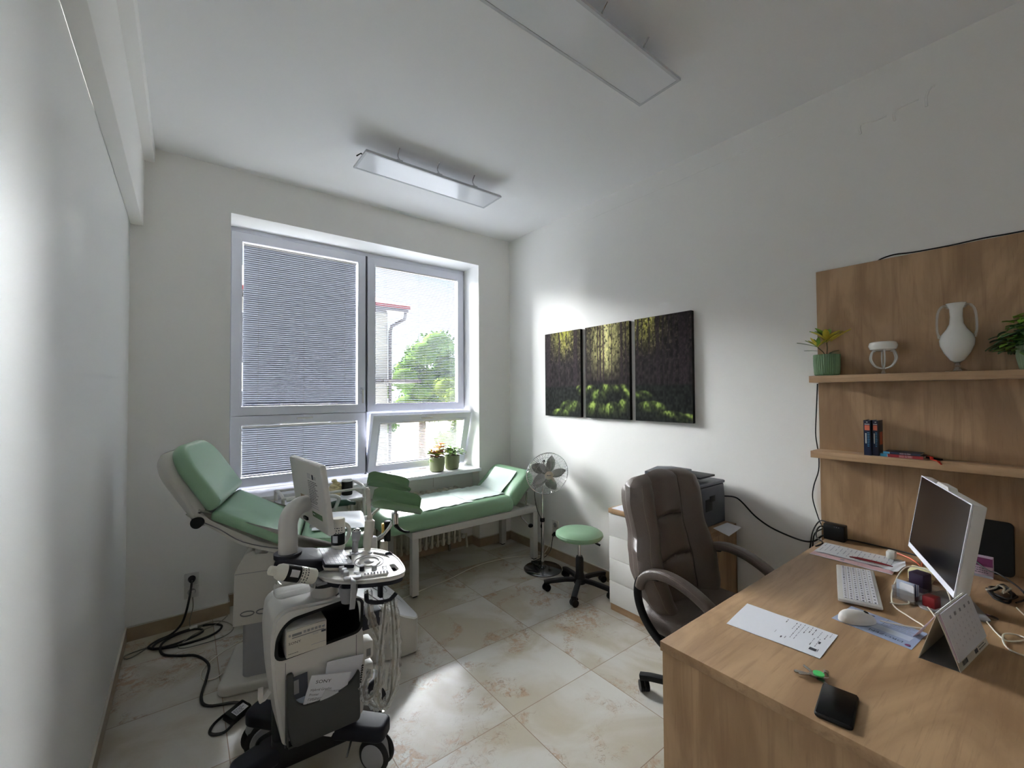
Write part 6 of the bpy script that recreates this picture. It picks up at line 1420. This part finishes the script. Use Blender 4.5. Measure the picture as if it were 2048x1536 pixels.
def behind():
    M = frame((2.618, .262, DZ + .001), (0, -1, 0), (.12, 0, 1))
    t = thing('tablet', 'large black flat panel leaning against the oak wall panel', 'tablet', (2.62, .2, DZ))
    MB(M).pillow(rrect(0, 0, .125, .215, .018, 5), .010, .004, 'black', TR(0, 0, -.010)).build('housing', t, world=True)
    t = thing('box', 'purple and white cardboard box behind the computer', 'box', (2.565, .225, DZ))
    MB().box((2.545, .190, DZ), (2.585, .262, DZ + .078), 'lilac', .001).build('carton', t, world=True)
    MB(frame((2.5446, .262, DZ), (0, -1, 0), (0, 0, 1))).quad(0, .045, .072, .078, 'magenta', Matrix()).lines(.01, .015, .06, .04, 3, 'ink', TR(0, 0, .0002), .3, 4).quad(0, 0, .072, .01, 'ink_light', TR(0, 0, .0002)).build('print', t, world=True)
    pts = []
    rn = random.Random(12)
    for k in range(40): a = k * .9; r = .02 + .016 * rn.random(); pts.append((2.35 + r * 2.2 * math.cos(a), .155 + r * 1.2 * math.sin(a), DZ + .006 + .02 * rn.random()))
    MB().tube(pts, .003, 'black_rubber', 6, sm=4).build('cable', label='tangled bundle of black cable behind the computer', cat='cable', world=True, loc=(2.35, .155, DZ))
    MB().tube([(2.30, .19, DZ + .03), (2.33, .17, DZ + .035), (2.37, .165, DZ + .035), (2.35, .15, DZ + .036), (2.30, .150, DZ + .033), (2.37, .135, DZ + .034)], .003, 'cable_white', 6, sm=5).build('cable', label='white cable tied round the black cable bundle', cat='cable', world=True, loc=(2.35, .16, DZ + .03))
    MB().tube([(2.06, .235, DZ + .003), (2.10, .19, DZ + .003), (2.00, .15, DZ + .003), (1.95, .12, DZ + .003), (2.02, .08, DZ + .003), (2.10, .07, DZ + .003), (2.05, .04, DZ + .003), (1.98, .06, DZ + .006), (2.02, .10, DZ + .003), (1.98, .13, DZ + .008), (1.90, .12, DZ + .003), (1.88, .08, DZ + .003), (1.93, .02, DZ + .003), (2.0, -.05, DZ + .003)], .0023, 'cable_white', 6, sm=6).build('cable', label='white cable looping over the desk at the right of the calendar', cat='cable', world=True, loc=(2.0, .1, DZ))
    MB().tube([(2.22, .115, DZ + .02), (2.18, .09, DZ + .008), (2.14, .06, DZ + .003), (2.12, .02, DZ + .003), (2.10, -.06, DZ + .003)], .0023, 'cable_white', 6, sm=5).build('cable', label='straight white cable leaving the desk at the right edge', cat='cable', world=True, loc=(2.15, .06, DZ))
    MB().tube([(2.55, .24, DZ + .06), (2.50, .20, DZ + .045), (2.45, .17, DZ + .055), (2.42, .12, DZ + .03), (2.38, .10, DZ + .01), (2.30, .12, DZ + .01)], .003, 'black_rubber', 6, sm=5).build('cable', label='black cable rising in front of the purple box', cat='cable', world=True, loc=(2.45, .16, DZ))
    MB().lathe([(0, 0), (.022, 0), (.024, .002), (.0, .004)], 'clear_glass', 24, TR(2.11, .172, DZ)).build('disc', label='small clear round disc on the desk behind the calendar', cat='disc', world=True, loc=(2.11, .172, DZ))
behind()
